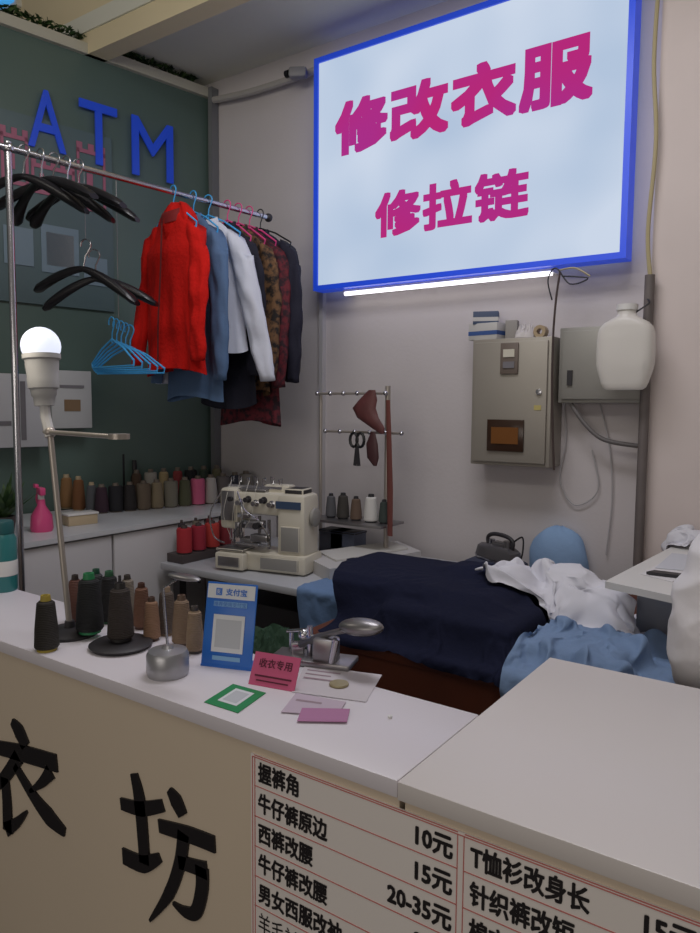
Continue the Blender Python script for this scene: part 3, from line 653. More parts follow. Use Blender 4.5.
def machine(O,s,ang):
    rt=root("sewing_machine",(0,0,0),"bulky cream industrial sewing machine with exposed metal thread guides","sewing machine")
    mb=MB(); mb.box((0,0,.05),(.47,.19,.09),creamp,bev=.014); mb.box((-.16,-.06,.10),(.15,.12,.012),steel,bev=.003); mb.box((-.15,-.11,.05),(.16,.06,.08),creamp,bev=.01); mb.box((.1,-.100,.05),(.2,.014,.06),mgr,bev=.003); mb.box((-.15,-.142,.05),(.12,.006,.05),steel,bev=.002); part(mb,"bed",rt)
    mb=MB(); mb.box((.15,0,.23),(.15,.16,.30),creamp,bev=.022); mb.box((-.03,0,.325),(.36,.13,.11),creamp,bev=.022); mb.box((.15,-.084,.17),(.1,.01,.12),mgr,bev=.004); mb.box((.14,-.084,.33),(.13,.006,.035),mat("machine_plate_blue",(60,80,110),.4)); part(mb,"arm",rt)
    mb=MB(); mb.box((-.19,-.005,.295),(.10,.14,.2),creamp,bev=.016); mb.box((-.19,-.078,.31),(.08,.008,.15),steel,bev=.003); mb.box((-.245,-.0,.28),(.012,.10,.14),steel,bev=.003); part(mb,"head",rt)
    mb=MB(); mb.cyl((-.19,-.03,.20),(-.19,-.03,.125),.009,chrome); 
    for k in (-.01,0,.01): mb.cyl((-.19+k,-.035,.13),(-.19+k,-.035,.106),.0018,chrome,6)
    mb.box((-.19,-.03,.11),(.04,.06,.006),chrome); mb.cyl((-.16,-.01,.21),(-.16,-.01,.115),.006,chrome); mb.box((-.16,-.02,.16),(.03,.02,.03),steel,bev=.002); mb.cyl((-.215,-.02,.21),(-.215,-.02,.13),.004,chrome); part(mb,"needle_bar",rt)
    mb=MB(); mb.lathe([(0,0),(.035,0),(.045,.008),(.045,.022),(.03,.03),(0,.03)],(.225,0,.27),mgr,24,Matrix.Rotation(math.pi/2,3,'Y')); part(mb,"handwheel",rt)
    for k in range(6):
        mb=MB(); X=Matrix.Rotation(math.pi/2,3,'X'); mb.lathe([(0,0),(.017,0),(.017,.006),(.006,.009),(.012,.022),(.012,.036),(0,.036)],(-.17+k*.043,-.064,.345-.016*(k%2)),chrome if k%2 else darkp,14,X); part(mb,"tension_dial",rt)
    mb=MB()
    for k in range(7):
        x=-.22+k*.045; mb.tube([(x,0,.38),(x,-.005,.44+.012*(k%2)),(x+.02,-.01,.445),(x+.022,-.02,.42)],.003,chrome,6)
    mb.box((-.08,-.01,.40),(.3,.016,.012),chrome); mb.box((-.1,-.02,.388),(.2,.06,.012),steel,bev=.002)
    mb.tube(smooth([(-.14,-.075,.38),(-.08,-.11,.3),(0,-.11,.25),(.05,-.10,.17)]),.0035,chrome,6); mb.tube(smooth([(-.24,-.06,.37),(-.285,-.09,.27),(-.26,-.1,.16),(-.2,-.10,.13)]),.004,chrome,6)
    mb.tube(smooth([(-.12,-.08,.34),(-.1,-.10,.25),(-.15,-.10,.18)]),.003,chrome,6)
    part(mb,"thread_guides",rt)
    mb=MB()
    for k in range(4):
        x=-.20+k*.05; mb.tube(smooth([(x,-.03,.43),(x+.01,-.09,.36),(x-.005,-.095,.26),(-.19+.01*k,-.05,.14)]),.0012,mat("white_thread",(220,216,205),.7),5)
    part(mb,"thread",rt)
    mb=MB(); mb.box((-.06,-.06,.225),(.12,.035,.04),chrome,bev=.004); mb.box((-.01,-.08,.165),(.09,.045,.035),steel,bev=.004); mb.box((-.09,-.05,.14),(.07,.07,.035),steel,bev=.004); mb.cyl((-.02,-.09,.225),(-.02,-.115,.225),.016,darkp,12); mb.cyl((.02,-.05,.11),(.02,-.05,.25),.008,chrome); mb.cyl((-.05,-.02,.11),(-.05,-.02,.26),.008,steel); mb.box((-.1,-.085,.27),(.06,.02,.022),chrome,bev=.002); mb.box((-.13,-.09,.2),(.02,.02,.07),steel,bev=.002); mb.cyl((-.12,-.12,.14),(.06,-.12,.14),.005,chrome); part(mb,"feed_mechanism",rt)
    mb=MB(); mb.box((.04,.02,.395),(.14,.07,.04),creamp,bev=.01); mb.box((.15,.0,.39),(.1,.1,.03),darkp,bev=.006); part(mb,"top_housing",rt)
    rt.location=O; rt.rotation_euler=(0,0,ang); rt.scale=(s,s,s)
    return rt
P=onZ(266,570,TZ); machine((P.x,P.y+.03,TZ),.88,math.radians(12))
RY=2.74
def yt(x,y,Y): return onY(x,y,Y)
p0=yt(321,395,RY); p1=yt(388,390,RY)
rt=root("thread_rack",((p0.x+p1.x)/2,RY,TZ),"metal thread rack with two posts and cross bars behind tables","thread rack")
for xx,yy in ((321,395),(388,386)):
    q=yt(xx,yy,RY); mb=MB(); mb.cyl((q.x,RY,TZ+.0),(q.x,RY,q.z),.008 if xx<350 else .012,polem); part(mb,"post",rt)
for ya,yb,xa,xb in ((395,392,320,388),(434,430,328,404)):
    mb=MB(); a=yt(xa,ya,RY); b=yt(xb,yb,RY); mb.cyl((a.x,RY-.02,(a.z+b.z)/2),(b.x,RY-.02,(a.z+b.z)/2),.006,polem)
    for k in range(6): mb.sphere((a.x+(b.x-a.x)*k/5,RY-.02,(a.z+b.z)/2),.011,chrome,10)
    part(mb,"cross_bar",rt)
a=yt(322,522,RY); b=yt(395,522,RY); zs=onY(355,520,RY).z
mb=MB(); mb.box(((a.x+b.x)/2,RY-.02,zs),(b.x-a.x,.2,.012),steel,bev=.002); part(mb,"shelf",rt)
for x,c,w,h,l in ((343,(70,66,62),13,26,"dark"),(331,(100,100,104),11,24,"grey"),(371,(226,224,220),15,28,"white"),(356,(110,90,76),12,24,"brown"),(384,(60,70,66),11,24,"dark green")):
    B=Vector((yt(x,515,RY-.03).x,RY-.03,zs+.006)); spool(B,pxm(B,w/2),pxm(B,h),c,(40,40,44),"%s thread cone on the metal thread rack"%l,"thread cones on the metal rack")
for x0_,x1_,y_,nm,cc in ((318,345,545,"dark_tin",(70,72,84)),(350,376,541,"blue_grey_box",(104,112,134))):
    a=onZ(x0_,y_+8,TZ); b=onZ(x1_,y_+8,TZ); cc_=(a+b)/2
    mb=MB(); mb.box((cc_.x,2.78,TZ+.05),(.14,.1,.10),mat(nm+"_paint",cc,.5),bev=.004); mb.box((cc_.x,2.78,TZ+.105),(.145,.105,.012),darkp,bev=.003)
    solo(mb,"storage_tin",(cc_.x,2.78,TZ),"%s coloured storage tin beneath the thread rack"%("slate" if nm=="dark_tin" else "blue-grey"),"tin")
def hang_item(pts,widths,m,Y,name,label,cat):
    mb=MB(); 
    rings=[]
    for (x,y),w in zip(pts,widths):
        c=onY(x,y,Y); r=pxm(c,w/2); rings.append([c+Vector((math.cos(a)*r,math.sin(a)*r*.35,0)) for a in [2*math.pi*i/12 for i in range(12)]])
    mb.loft(rings,m); c=onY(*pts[0],Y); return solo(mb,name,tuple(c),label,cat)
hang_item([(372,390),(368,400),(364,408),(368,418),(378,428),(382,434)],[8,22,28,26,16,4],mat("maroon_leather",(104,58,58),.5,var=.3,vs=20),RY-.06,"leather_pouch","maroon leather pouch hanging from the rack post","pouch")
hang_item([(373,432),(372,444),(373,458),(375,466)],[5,14,14,4],mat("maroon_dark",(74,44,46),.5),RY-.06,"leather_strap","dark maroon leather strap hanging from the rack","strap")
hang_item([(388,400),(389,440),(390,490),(390,536)],[5,6,7,6],mat("red_brown_cloth",(110,60,54),.7),RY-.07,"cloth_strip","red-brown cloth strip hanging down the rack post","cloth strip")
c=onY(357,448,RY-.05); s=pxm(c,1)
rt=root("scissors",tuple(c),"black handled scissors hanging from the rack bar","scissors")
for sg in (-1,1):
    mb=MB(); mb.tube([c+Vector((sg*4*s+math.cos(a)*4.5*s,0,8*s+math.sin(a)*7*s)) for a in [i*math.pi/6 for i in range(13)]],1.5*s,blackp,6); part(mb,"handle",rt)
    mb=MB(); mb.box(c+Vector((-sg*1.5*s,sg*.002,-8*s)),(4*s,.002,20*s),darkp,R=Matrix.Rotation(sg*.12,3,'Y')); part(mb,"blade",rt)
# ---------------- work table ----------------
wood=mat("red_brown_wood",(112,58,40),.45,var=.3,vs=6)
X0,X1,Y0,Y1=-1.37,-.34,1.72,2.80
rt=root("work_table",((X0+X1)/2,(Y0+Y1)/2,0),"large red-brown wooden work table piled with garments","table")
mb=MB(); mb.box(((X0+X1)/2,(Y0+Y1)/2,TZ-.015),(X1-X0,Y1-Y0,.03),wood,bev=.004); top_work=part(mb,"table_top",rt)
mb=MB(); mb.box(((X0+X1)/2,Y0+.02,TZ-.16),(X1-X0-.02,.02,.26),wood); part(mb,"apron",rt)
for x in (X0+.05,X1-.05):
    for y in (Y0+.06,Y1-.05):
        mb=MB(); mb.box((x,y,(TZ-.03)/2),(.06,.06,TZ-.03),wood,bev=.004); part(mb,"leg",rt)
def tmpbox(c,sz,bev=.02):
    mb=MB(); mb.box(c,sz,darkp,bev=bev); o=bpy.data.objects.new("tmp",mb.mesh("tmp",(0,0,0))); COL.objects.link(o); return o
def simcloth(name,label,cat,loc,fn,nu,nv,m,colls,frames=34,bend=.4,sub=1):
    mb=MB(True); mb.grid(nu,nv,fn,m); o=solo(mb,name,loc,label,cat)
    try:
        for c in colls:
            c.modifiers.new("col",'COLLISION'); c.collision.thickness_outer=.006; c.collision.cloth_friction=30; c.collision.damping=.8
        md=o.modifiers.new("cl",'CLOTH'); s=md.settings
        s.quality=6; s.mass=.15; s.air_damping=3; s.tension_stiffness=12; s.compression_stiffness=12; s.shear_stiffness=5; s.bending_stiffness=bend
        s.tension_damping=8; s.compression_damping=8; s.shear_damping=8; s.bending_damping=.8
        cs=md.collision_settings; cs.collision_quality=3; cs.distance_min=.006; cs.use_self_collision=False
        SC.frame_start=1
        for f in range(1,frames+1): SC.frame_set(f)
        dg=bpy.context.evaluated_depsgraph_get(); nm=bpy.data.meshes.new_from_object(o.evaluated_get(dg))
        o.modifiers.clear(); o.data=nm
        for c in colls:
            c.modifiers.remove(c.modifiers["col"])
        SC.frame_set(1)
    except Exception as ex: print("simfail",ex)
    o.data.polygons.foreach_set("use_smooth",[True]*len(o.data.polygons))
    if sub:
        q=o.modifiers.new("sub",'SUBSURF'); q.levels=1; q.render_levels=1
    return o
def top_at(objs,x,y,r=.03):
    z=TZ
    for o in objs:
        for v in o.data.vertices:
            p=v.co+o.location
            if abs(p.x-x)<r and abs(p.y-y)<r: z=max(z,p.z)
    return z
def wav(u,v,seed,k1=5,k2=4,a1=.022,a2=.02):
    wu=u+.22*noise.noise(Vector((u*2,v*2,seed+3))); wv=v+.22*noise.noise(Vector((u*2,v*2,seed+6)))
    return a1*math.sin((wu*k1+wv*1.7)*6.28*.5+seed)+a2*math.sin((wv*k2-wu*1.2)*6.28*.5+seed*2)+.03*noise.noise(Vector((wu*4,wv*4,seed)))
navy=mat("navy_cloth",(26,30,54),.9,bump=.2,bs=90,var=.2,spec=.2)
lblue=mat("light_blue_cloth",(112,142,184),.85,bump=.15,bs=80,var=.1)
whc=mat("white_cloth",(218,218,226),.85,bump=.1,bs=30)
pden=mat("pale_denim",(124,150,186),.85,bump=.2,bs=70,var=.15)
TC=[top_sew,top_work]
lb_=simcloth("light_blue_garment","light blue garment hanging over the table edge beside navy garment","garment",(-1.5,2.2,TZ),
  lambda u,v:Vector((-1.70+.36*u,2.46-.56*v,.87+wav(u,v,4,3,3,.015,.012))),24,40,lblue,TC,28)
t1=tmpbox((-1.16,2.12,.87),(.70,.46,.13),.05)
t2=tmpbox((-.94,1.95,.85),(.42,.28,.09),.03)
t3=tmpbox((-1.0,2.2,.93),(.2,.14,.06),.025)
def nfn(u,v):
    xa=-1.66+.36*v; xb=-.70+.17*v
    return Vector((xa+(xb-xa)*u+.05*noise.noise(Vector((u*2,v*3,3.3))),2.52-.88*v+.05*noise.noise(Vector((u*3,v*2,8.3))),1.06+wav(u,v,2,4.2,3.6,.021,.018)))
nav=simcloth("navy_garment","large dark navy garment draped broadly over the work table","garment",(-1.2,2.1,TZ),nfn,78,70,navy,TC+[t1,t2,t3,lb_],34,.5)
for o in (t1,t2,t3): bpy.data.objects.remove(o)
t1=tmpbox((-.58,1.96,.83),(.26,.26,.05),.02)
den=simcloth("denim_garment","pale blue denim garment lying in folds on the work table","garment",(-.6,1.9,TZ),
  lambda u,v:Vector((-.77+.07*v+(.46-.07*v)*u+.03*noise.noise(Vector((u*2,v*3,5.3))),2.22-.58*v+.03*noise.noise(Vector((u*3,v*2,9.3))),.98+wav(u,v,8,7,6,.024,.022))),52,58,pden,TC+[t1,nav],32,.7)
bpy.data.objects.remove(t1)
p=onZ(574,600,.90); py=p.y+.04
t1=tmpbox((p.x-.02,py,.86),(.30,.18,.12),.04); t2=tmpbox((p.x-.04,py+.02,.90),(.14,.10,.17),.04); t3=tmpbox((p.x+.10,py-.02,.88),(.08,.1,.12),.03)
def wfn(u,v):
    x=(u-.5)*.50; y=(v-.5)*.36; n=lambda k,s:noise.noise(Vector((u*k,v*k,s)))
    return Vector((p.x+x+.08*n(4,1.5)+.03*n(9,2.5),py+y+.08*n(4,7.5)+.03*n(9,8.5),1.07+.07*n(3.6,4.5)+.05*n(8,3.5)+.025*n(14,3.9)))
wh=simcloth("crumpled_white_cloth","crumpled white thin cloth heaped on the work table","cloth",(p.x,py,TZ),wfn,66,52,whc,TC+[t1,t2,t3,nav,den],15,6)
for o in (t1,t2,t3): bpy.data.objects.remove(o)
p2_=onZ(596,640,.88); zs2=top_at([den,wh],p2_.x,p2_.y,.08)+.05
def sfn(u,v):
    n=lambda k,s:noise.noise(Vector((u*k,v*k,s)))
    a=(u-.5)*.42; b=(v-.5)*.15; ca,sa=math.cos(1.35),math.sin(1.35)
    return Vector((p2_.x+a*ca-b*sa+.02*n(5,1),p2_.y+a*sa+b*ca+.02*n(5,2),zs2+.025*n(4,5)+.012*n(9,6)+.04*max(0,u-.6)))
simcloth("white_cloth_strip","white cloth hanging down over the pale denim garment","cloth",(p2_.x,p2_.y,.87),sfn,46,20,whc,TC+[den,wh],16,1)
def slabq(px,z,th,name,label,cat,m):
    pts=[onZ(x,y,z) for x,y in px]; c=sum(pts,Vector())/4; mb=MB()
    mb.loft([[p-Vector((0,0,th)) for p in pts],[p for p in pts]],m); return solo(mb,name,(c.x,c.y,z-th),label,cat)
slabq([(304,556),(398,541),(421,551),(330,569)],.855,.054,"flat_board","flat white board stack lying behind the navy garment","board",mat("board_offwhite",(196,194,194),.6))
slabq([(318,551),(392,541),(408,548),(336,560)],.863,.007,"paper_stack","thin stack of pale paper patterns on the board","paper",mat("paper_pattern",(206,204,200),.7))
p=onZ(496,560,.885)
mb=MB(); mb.box((p.x,p.y,(TZ+.885)/2),(.24,.13,.085),mat("ironing_pad",(56,60,80),.85),bev=.02); solo(mb,"ironing_pad",(p.x,p.y,TZ),"small dark padded iron rest on the work table","ironing pad")
rt=root("steam_iron",(0,0,0),"grey metal steam iron with dark handle and cord on pad","iron")
mb=MB()
def sole(z,k): return [Vector((x*k,y*k,z)) for x,y in ((-.12,-.045),(-.13,0),(-.12,.045),(0,.055),(.08,.04),(.13,0),(.08,-.04),(0,-.055))]
mb.loft([sole(0,1),sole(.008,1)],chrome); part(mb,"soleplate",rt)
mb=MB(); mb.loft([sole(.009,.96),sole(.045,.88),sole(.06,.7),sole(.065,.3)],mat("iron_grey",(110,108,112),.4,.6)); mb.cyl((-.06,0,.06),(-.06,0,.09),.02,steel); mb.cyl((.03,0,.06),(.03,0,.085),.014,chrome); mb.box((-.02,0,.07),(.07,.04,.02),steel,bev=.003); part(mb,"iron_body",rt)
mb=MB(); mb.tube(smooth([(.05,0,.06),(.055,0,.09),(.02,0,.108),(-.05,0,.108),(-.09,0,.09),(-.085,0,.05)]),.009,darkp,10); part(mb,"handle",rt)
mb=MB(); mb.tube(smooth([(-.09,0,.09),(-.14,0,.12),(-.18,.05,.06),(-.17,.08,.0)]),.004,blackp,6); part(mb,"cord",rt)
rt.location=(p.x,p.y,.887); rt.rotation_euler=(0,math.radians(-3),math.radians(165)); rt.scale=(.86,.86,.95)
# rounded light blue padded form
p=onZ(552,556,.88)
mb=MB(True); rings=[]
for i in range(16):
    t=i/15; w=max(0.02,(1-t**3.2))**.5
    rings.append([Vector((p.x+.02+math.cos(a)*.125*w*(1+.03*math.sin(3*a+i*.5)),p.y+.02+math.sin(a)*.075*w,TZ+.205*t+.004*math.sin(5*a+t*9))) for a in [2*math.pi*k/30 for k in range(30)]])
mb.loft(rings,mat("pad_pale_blue",(140,172,212),.85,bump=.15,bs=60)); solo(mb,"padded_cushion",(p.x,p.y,TZ),"rounded pale blue padded pressing cushion beside the iron","cushion")
mb=MB(); mb.box((-1.56,1.80,.33),(.28,.26,.66),darkp,bev=.01); solo(mb,"storage_bin",(-1.56,1.80,0),"dark plastic bin standing between tables","bin")
mb=MB(); lump(mb,(-1.56,1.80,.66),.12,.11,.10,mat("green_cloth",(44,74,52),.8,var=.3),71,6,.4,36); solo(mb,"green_cloth",(-1.56,1.80,.66),"dark green cloth scraps piled in the bin","cloth")
mb=MB(); mb.box((-.43,2.42,(TZ+.985)/2),(.16,.3,.18),mat("plastic_crate",(150,156,170),.5),bev=.008); solo(mb,"storage_crate",(-.43,2.42,TZ),"greyish plastic storage crate under the white tray","crate")
q=[onZ(605,584,1.0),onZ(705,606,1.0),onZ(760,560,1.0),onZ(700,534,1.0)]
mb=MB(); mb.loft([[v-Vector((0,0,.012)) for v in q],[v+Vector((0,0,.008)) for v in q]],whitep); c=sum(q,Vector())/4
board=solo(mb,"white_board",tuple(c-Vector((0,0,.012))),"white rectangular board resting on the crate","board")
flat([(640,574),(672,582),(700,566),(668,559)],"paper_sheet","white paper sheet lying on the white board",mat("paper_bright",(226,224,226),.7),1.0092)
flat([(655,568),(690,571),(706,557),(672,553)],"paper_sheet","second loose white paper sheet on the white board",mat("paper_cool",(206,208,216),.7),1.0110)
mb=MB(); c=onZ(664,575,1.0118); mb.loft([[c+Vector((dx,dy,dz)) for dx,dy in ((-.045,-.02),(.05,-.012),(.055,.02),(-.03,.018))] for dz in (0,.008)],mat("black_bag",(34,34,40),.4))
solo(mb,"black_notebook",tuple(c),"thin black notebook lying on the loose papers","notebook")
c=onZ(690,546,1.008); t1=tmpbox((c.x,c.y,1.03),(.12,.06,.05),.02)
def cfn(u,v):
    n=lambda k,s:noise.noise(Vector((u*k,v*k,s)))
    return Vector((c.x+(u-.5)*.26+.05*n(4,11),c.y+(v-.5)*.16+.05*n(4,12),1.10+.05*n(4,13)+.03*n(8,14)))
simcloth("crumpled_white_cloth","white crumpled cloth on the white board","cloth",tuple(c),cfn,40,30,whc,[board,t1],17,5)
bpy.data.objects.remove(t1)
# ---------------- clothes rack ----------------
e=onY(262,216,2.6); zr=e.z; RA=onZ(8,148,zr); RB_=Vector((e.x,e.y,zr))
def rail(px):
    lo,hi=-.3,1.3
    for _ in range(40):
        m=(lo+hi)/2
        if proj(RA.lerp(RB_,m))[0]<px: lo=m
        else: hi=m
    return RA.lerp(RB_,m)
rt=root("clothes_rack",(RA.x,RA.y,0),"chrome garment rack with horizontal hanging rail","clothes rack")
mb=MB(); ex=(RB_-RA).normalized()*.04; mb.cyl(RA-ex,RB_+ex,.0115,chrome,16); mb.sphere(RB_+ex,.02,darkp,12); part(mb,"hanging_rail",rt)
mb=MB(); mb.cyl((RA.x,RA.y,0),(RA.x,RA.y,zr+.02),.0125,chrome,16); mb.sphere((RA.x,RA.y,zr),.02,chrome,12); part(mb,"post",rt)
def hanger(P,rz,kind,m,w=.21,label="",group=None,tilt=0):
    rt=root("clothes_hanger",(0,0,0),label,"hanger",group)
    hk=[(.022*math.cos(math.radians(t)),0,-.006+.022*math.sin(math.radians(t))) for t in range(200,-50,-25)]
    hk+= [(.004,0,-.045),(0,0,-.085)]
    mb=MB(); mb.tube(hk,.0028,chrome if kind=="wide" else m,6); part(mb,"hook",rt)
    mb=MB()
    if kind=="wide":
        rings=[]
        for i in range(-12,13):
            t=abs(i)/12; sg=1 if i>=0 else -1; x=sg*w*t; z=-.095-.10*t**1.4; th=.008+.026*t*t; hh=.011+.010*math.sin(t*2.6)
            if t==1: th*=.6; hh*=.6
            rings.append([Vector((x,math.cos(a)*th+.035*t*t,z+math.sin(a)*hh)) for a in [2*math.pi*k/12 for k in range(12)]])
        mb.loft(rings,m)
        part(mb,"shoulder_arms",rt)
    else:
        mb.tube([(0,0,-.07),(-w*.5,0,-.105),(-w,0,-.16),(-w*.98,0,-.178),(0,0,-.178),(w*.98,0,-.178),(w,0,-.16),(w*.5,0,-.105),(0,0,-.07)],.0038,m,6); part(mb,"wire_frame",rt)
    rt.location=P; rt.rotation_euler=(0,tilt,rz)
    return rt
hb=mat("hanger_black",(20,19,24),.35)
G4="black plastic hangers on the rail"
for i,(px,rz_,tl_) in enumerate(((24,.45,.08),(40,.05,-.08),(54,.5,.12),(66,.15,-.06),(78,.4,.05))):
    P=rail(px); hanger(P+Vector((0,0,.012)),rz_,"wide",hb,.23,"wide black plastic clothes hanger on chrome rail",G4,tl_)
for px,py_,rz_,tl_ in ((84,252,.35,.14),(92,262,.55,-.04)):
    P=rail(px); zz=onY(px,py_,P.y).z
    hanger(Vector((P.x,P.y,zz+.03)),rz_,"wide",hb,.225,"black plastic hanger hanging lower beneath the others",G4,tl_)
    if px==84:
        mb=MB(); mb.tube([(P.x,P.y,zr),(P.x,P.y,zz+.05)],.0015,steel,6); part(mb,"hanging_wire",rt)
hblue=mat("hanger_blue",(70,170,235),.4)
P=rail(116); zz=onY(116,322,P.y).z
for i in range(5):
    hanger(Vector((P.x-.005+i*.004,P.y-.03+i*.018,zz-.006*i)),.1*i-.15,"wire",hblue,.165,"light blue plastic wire hanger hanging in a bunch","light blue hangers hanging in a bunch")
mb=MB(); mb.tube([(P.x,P.y,zr),(P.x,P.y,zz+.015)],.0012,steel,6); part(mb,"hanging_wire",rt)
def garment(px,hw,length,m,label,sl=.5,rz=0,th=.045,seed=0,collar=None,hang=None,sm=None,open_=False,flare=.0,hood=False,spread=0.,amp=.2,swing=0.):
    P=rail(px); top=-.088
    rt=root("hanging_garment",(0,0,0),label,"garment","garments hanging on the chrome rail")
    n=72; rings=[]
    zs=[0,.01,.025,.05,.08,.11,.15]+[.15+(length-.15)*k/18 for k in range(1,19)]
    for z in zs:
        if z<.15:
            t=z/.15; w=.05+(hw-.05)*(t**.75); d=.024+.014*t
        else: 
            t=(z-.15)/(length-.15); w=hw*(1-.10*math.sin(t*math.pi)+flare*t); d=th*(.9+.2*t)
        k=min(1,max(0,(z-.06)/(length*.6))); rr=[]
        for i in range(n):
            a=2*math.pi*i/n
            nn=noise.noise(Vector((math.cos(a)*1.6,math.sin(a)*1.6+seed*5,z*2.6)))
            n2=noise.noise(Vector((math.cos(a)*3.2+z*2,math.sin(a)*3.2+seed*3,z*6)))
            fo=1+k*(amp*math.sin(a*5+seed*2+5*nn)+.55*nn+.3*n2)
            hem=.014*math.sin(a*2+seed)*(t if z>=.15 else 0)
            rr.append(Vector((math.cos(a)*w*(1+.05*k*nn+.02*n2),math.sin(a)*d*fo,top-z-hem)))
        rings.append(rr)
    mb=MB(True); mb.loft(rings,m,cap=False); part(mb,"bodice",rt)
    for sg in (-1,1):
        rings=[]; Ls=sl*(1+.10*noise.noise(Vector((seed*1.7,sg,0))))
        for i in range(26):
            t=i/25; cx=sg*(hw*.80+.055*math.sin(min(1,t*1.6)*math.pi/2)+spread*t)+swing*t*t*(1 if sg>0 else .3); cy=-.004-.035*t+.010*math.sin(t*4+seed+sg); cz=top-.095-Ls*t
            wr=noise.noise(Vector((t*7,seed,sg))); w=.058-.016*t+.009*wr; d=.030-.008*t+.007*noise.noise(Vector((t*9,seed+4,sg)))
            if t==0: w*=.75; cz+=.02
            if i>=24: w*=.86; d*=.86
            rg=[]
            for kk in range(24):
                a=2*math.pi*kk/24; nn=noise.noise(Vector((math.cos(a)*1.5+seed,math.sin(a)*1.5,t*5+sg)))
                rg.append(Vector((cx+math.cos(a)*w*(1+.22*nn),cy+math.sin(a)*d*(1+.6*nn),cz-(sg*math.cos(a)*.035 if i<3 else 0)+.008*nn)))
            rings.append(rg)
        mb=MB(True); mb.loft(rings,sm or m); part(mb,"sleeve",rt)
    mb=MB(True); rings=[]
    for z,w in ((-.03,.064),(.004,.060),(.018,.052),(.016,.044)):
        rings.append([Vector((math.cos(a)*w,math.sin(a)*w*.6-.008,top-.005+z+.014*math.sin(a))) for a in [2*math.pi*k/18 for k in range(18)]])
    mb.loft(rings,collar or m,cap=False); part(mb,"collar",rt)
    if hood:
        mb=MB(True); rings=[]
        for i in range(9):
            t=i/8; w=.095*math.sin(math.pi*(.12+.76*t)); 
            rings.append([Vector((math.cos(a)*w*1.25,.02+math.sin(a)*w*.6+.01*math.sin(a*5),top+.045-.19*t)) for a in [2*math.pi*k/20 for k in range(20)]])
        mb.loft(rings,m); part(mb,"hood",rt)
    if open_:
        mb=MB(); 
        zz_=[.05+(length-.07)*k/14 for k in range(15)]
        mb.tube([(0.008*math.sin(z*5),-(.050+.030*min(1,z*2.2))-.003,top-z) for z in zz_],.004,open_,6); part(mb,"zipper",rt)
    rt.location=P; rt.rotation_euler=(0,0,rz)
    hanger(P+Vector((0,0,.012)),rz,"wire",hang or hb,hw*.85,"%s wire hanger holding a garment on the rail"%("blue" if hang is hblue else "pink" if hang else "black"),"hangers holding garments")
    return rt
hpink=mat("hanger_pink",(226,70,140),.4)
redc=mat("red_fleece",(205,26,20),.9,bump=.35,bs=60,var=.12,spec=.2)
garment(173,.20,.66,redc,"bright red hooded zip jacket hanging at front of the rail",.54,-.16,.060,1,mat("red_dark",(120,16,18),.8),hblue,None,mat("zip_dark",(90,14,14),.6),.08,True,.015,.10)
garment(193,.19,.77,mat("blue_shirt",(84,112,150),.85,bump=.2,var=.1),"faded blue denim shirt hanging behind the red jacket",.60,-.08,.034,2,None,hblue,amp=.15)
garment(208,.20,.56,mat("white_shirt",(206,210,224),.85,bump=.15),"loose white shirt with a draping sleeve on the rail",.60,.14,.045,3,None,hblue,None,False,.04,False,.04,.15,.07)
garment(227,.17,.80,mat("black_navy_cloth",(26,26,42),.85,bump=.2),"black-navy long garment hanging on the rail",.56,0,.034,4,None,hpink,amp=.15)
garment(238,.175,.74,mat("leopard_cloth",(116,84,56),.85,c2=(30,25,24),vs=38),"brown leopard pattern garment hanging on the rail",.58,.12,.034,6,None,hpink,amp=.15)
garment(249,.185,.88,mat("floral_maroon",(104,32,44),.85,c2=(42,22,32),vs=38),"dark maroon floral garment hanging on the rail",.62,.05,.034,7,None,hpink,amp=.15)
garment(260,.23,.68,mat("navy_coat",(26,26,46),.85,bump=.2,var=.15),"dark navy coat hanging at end of the rail",.60,-.05,.045,8,None,amp=.15)
# ---------------- person (mostly out of view) ----------------
def skin_chain(name,verts,edges,radii,m,rootidx=0,sub=1,wr=0):
    me=bpy.data.meshes.new(name); me.from_pydata([tuple(v) for v in verts],edges,[]); o=bpy.data.objects.new(name,me); COL.objects.link(o)
    md=o.modifiers.new("s",'SKIN'); md.use_smooth_shade=True
    for i,r in enumerate(radii):
        me.skin_vertices[0].data[i].radius=(r,r) if not isinstance(r,tuple) else r
    me.skin_vertices[0].data[rootidx].use_root=True
    s2=o.modifiers.new("u",'SUBSURF'); s2.levels=sub; s2.render_levels=sub
    dg=bpy.context.evaluated_depsgraph_get(); dg.update()
    nm=bpy.data.meshes.new_from_object(o.evaluated_get(dg)); bpy.data.objects.remove(o); nm.materials.clear(); nm.materials.append(m)
    if wr:
        nl=[v.normal.copy() for v in nm.vertices]
        for v,nn in zip(nm.vertices,nl):
            c=v.co; f=.5-2*abs(noise.noise(Vector((c.x*9,c.y*9,c.z*16)))); g=noise.noise(Vector((c.x*6,c.y*6,c.z*7+4)))
            v.co=c+nn*wr*(f+g)
    nm.polygons.foreach_set("use_smooth",[True]*len(nm.polygons))
    return nm
skinm=mat("skin",(205,160,135),.5); shirt=mat("offwhite_shirt",(232,230,234),.85,bump=.2,bs=20); trou=mat("dark_trousers",(40,42,54),.85); hairm=mat("black_hair",(22,18,18),.5)
PV=[];PE=[];PR=[]
def pv(x,y,z,r): PV.append((x,y,z)); PR.append(r); return len(PV)-1
def pe(*a):
    for i,j in zip(a,a[1:]): PE.append((i,j))
pel=pv(0,0,.92,(.14,.10)); wa=pv(0,0,1.08,(.12,.09)); chx=pv(0,0,1.28,(.14,.10)); nb=pv(0,0,1.40,(.07,.06)); nk=pv(0,.01,1.46,.048); hd=pv(0,.015,1.54,(.07,.08)); ht=pv(0,.01,1.63,(.065,.075))
pe(pel,wa,chx,nb,nk,hd,ht)
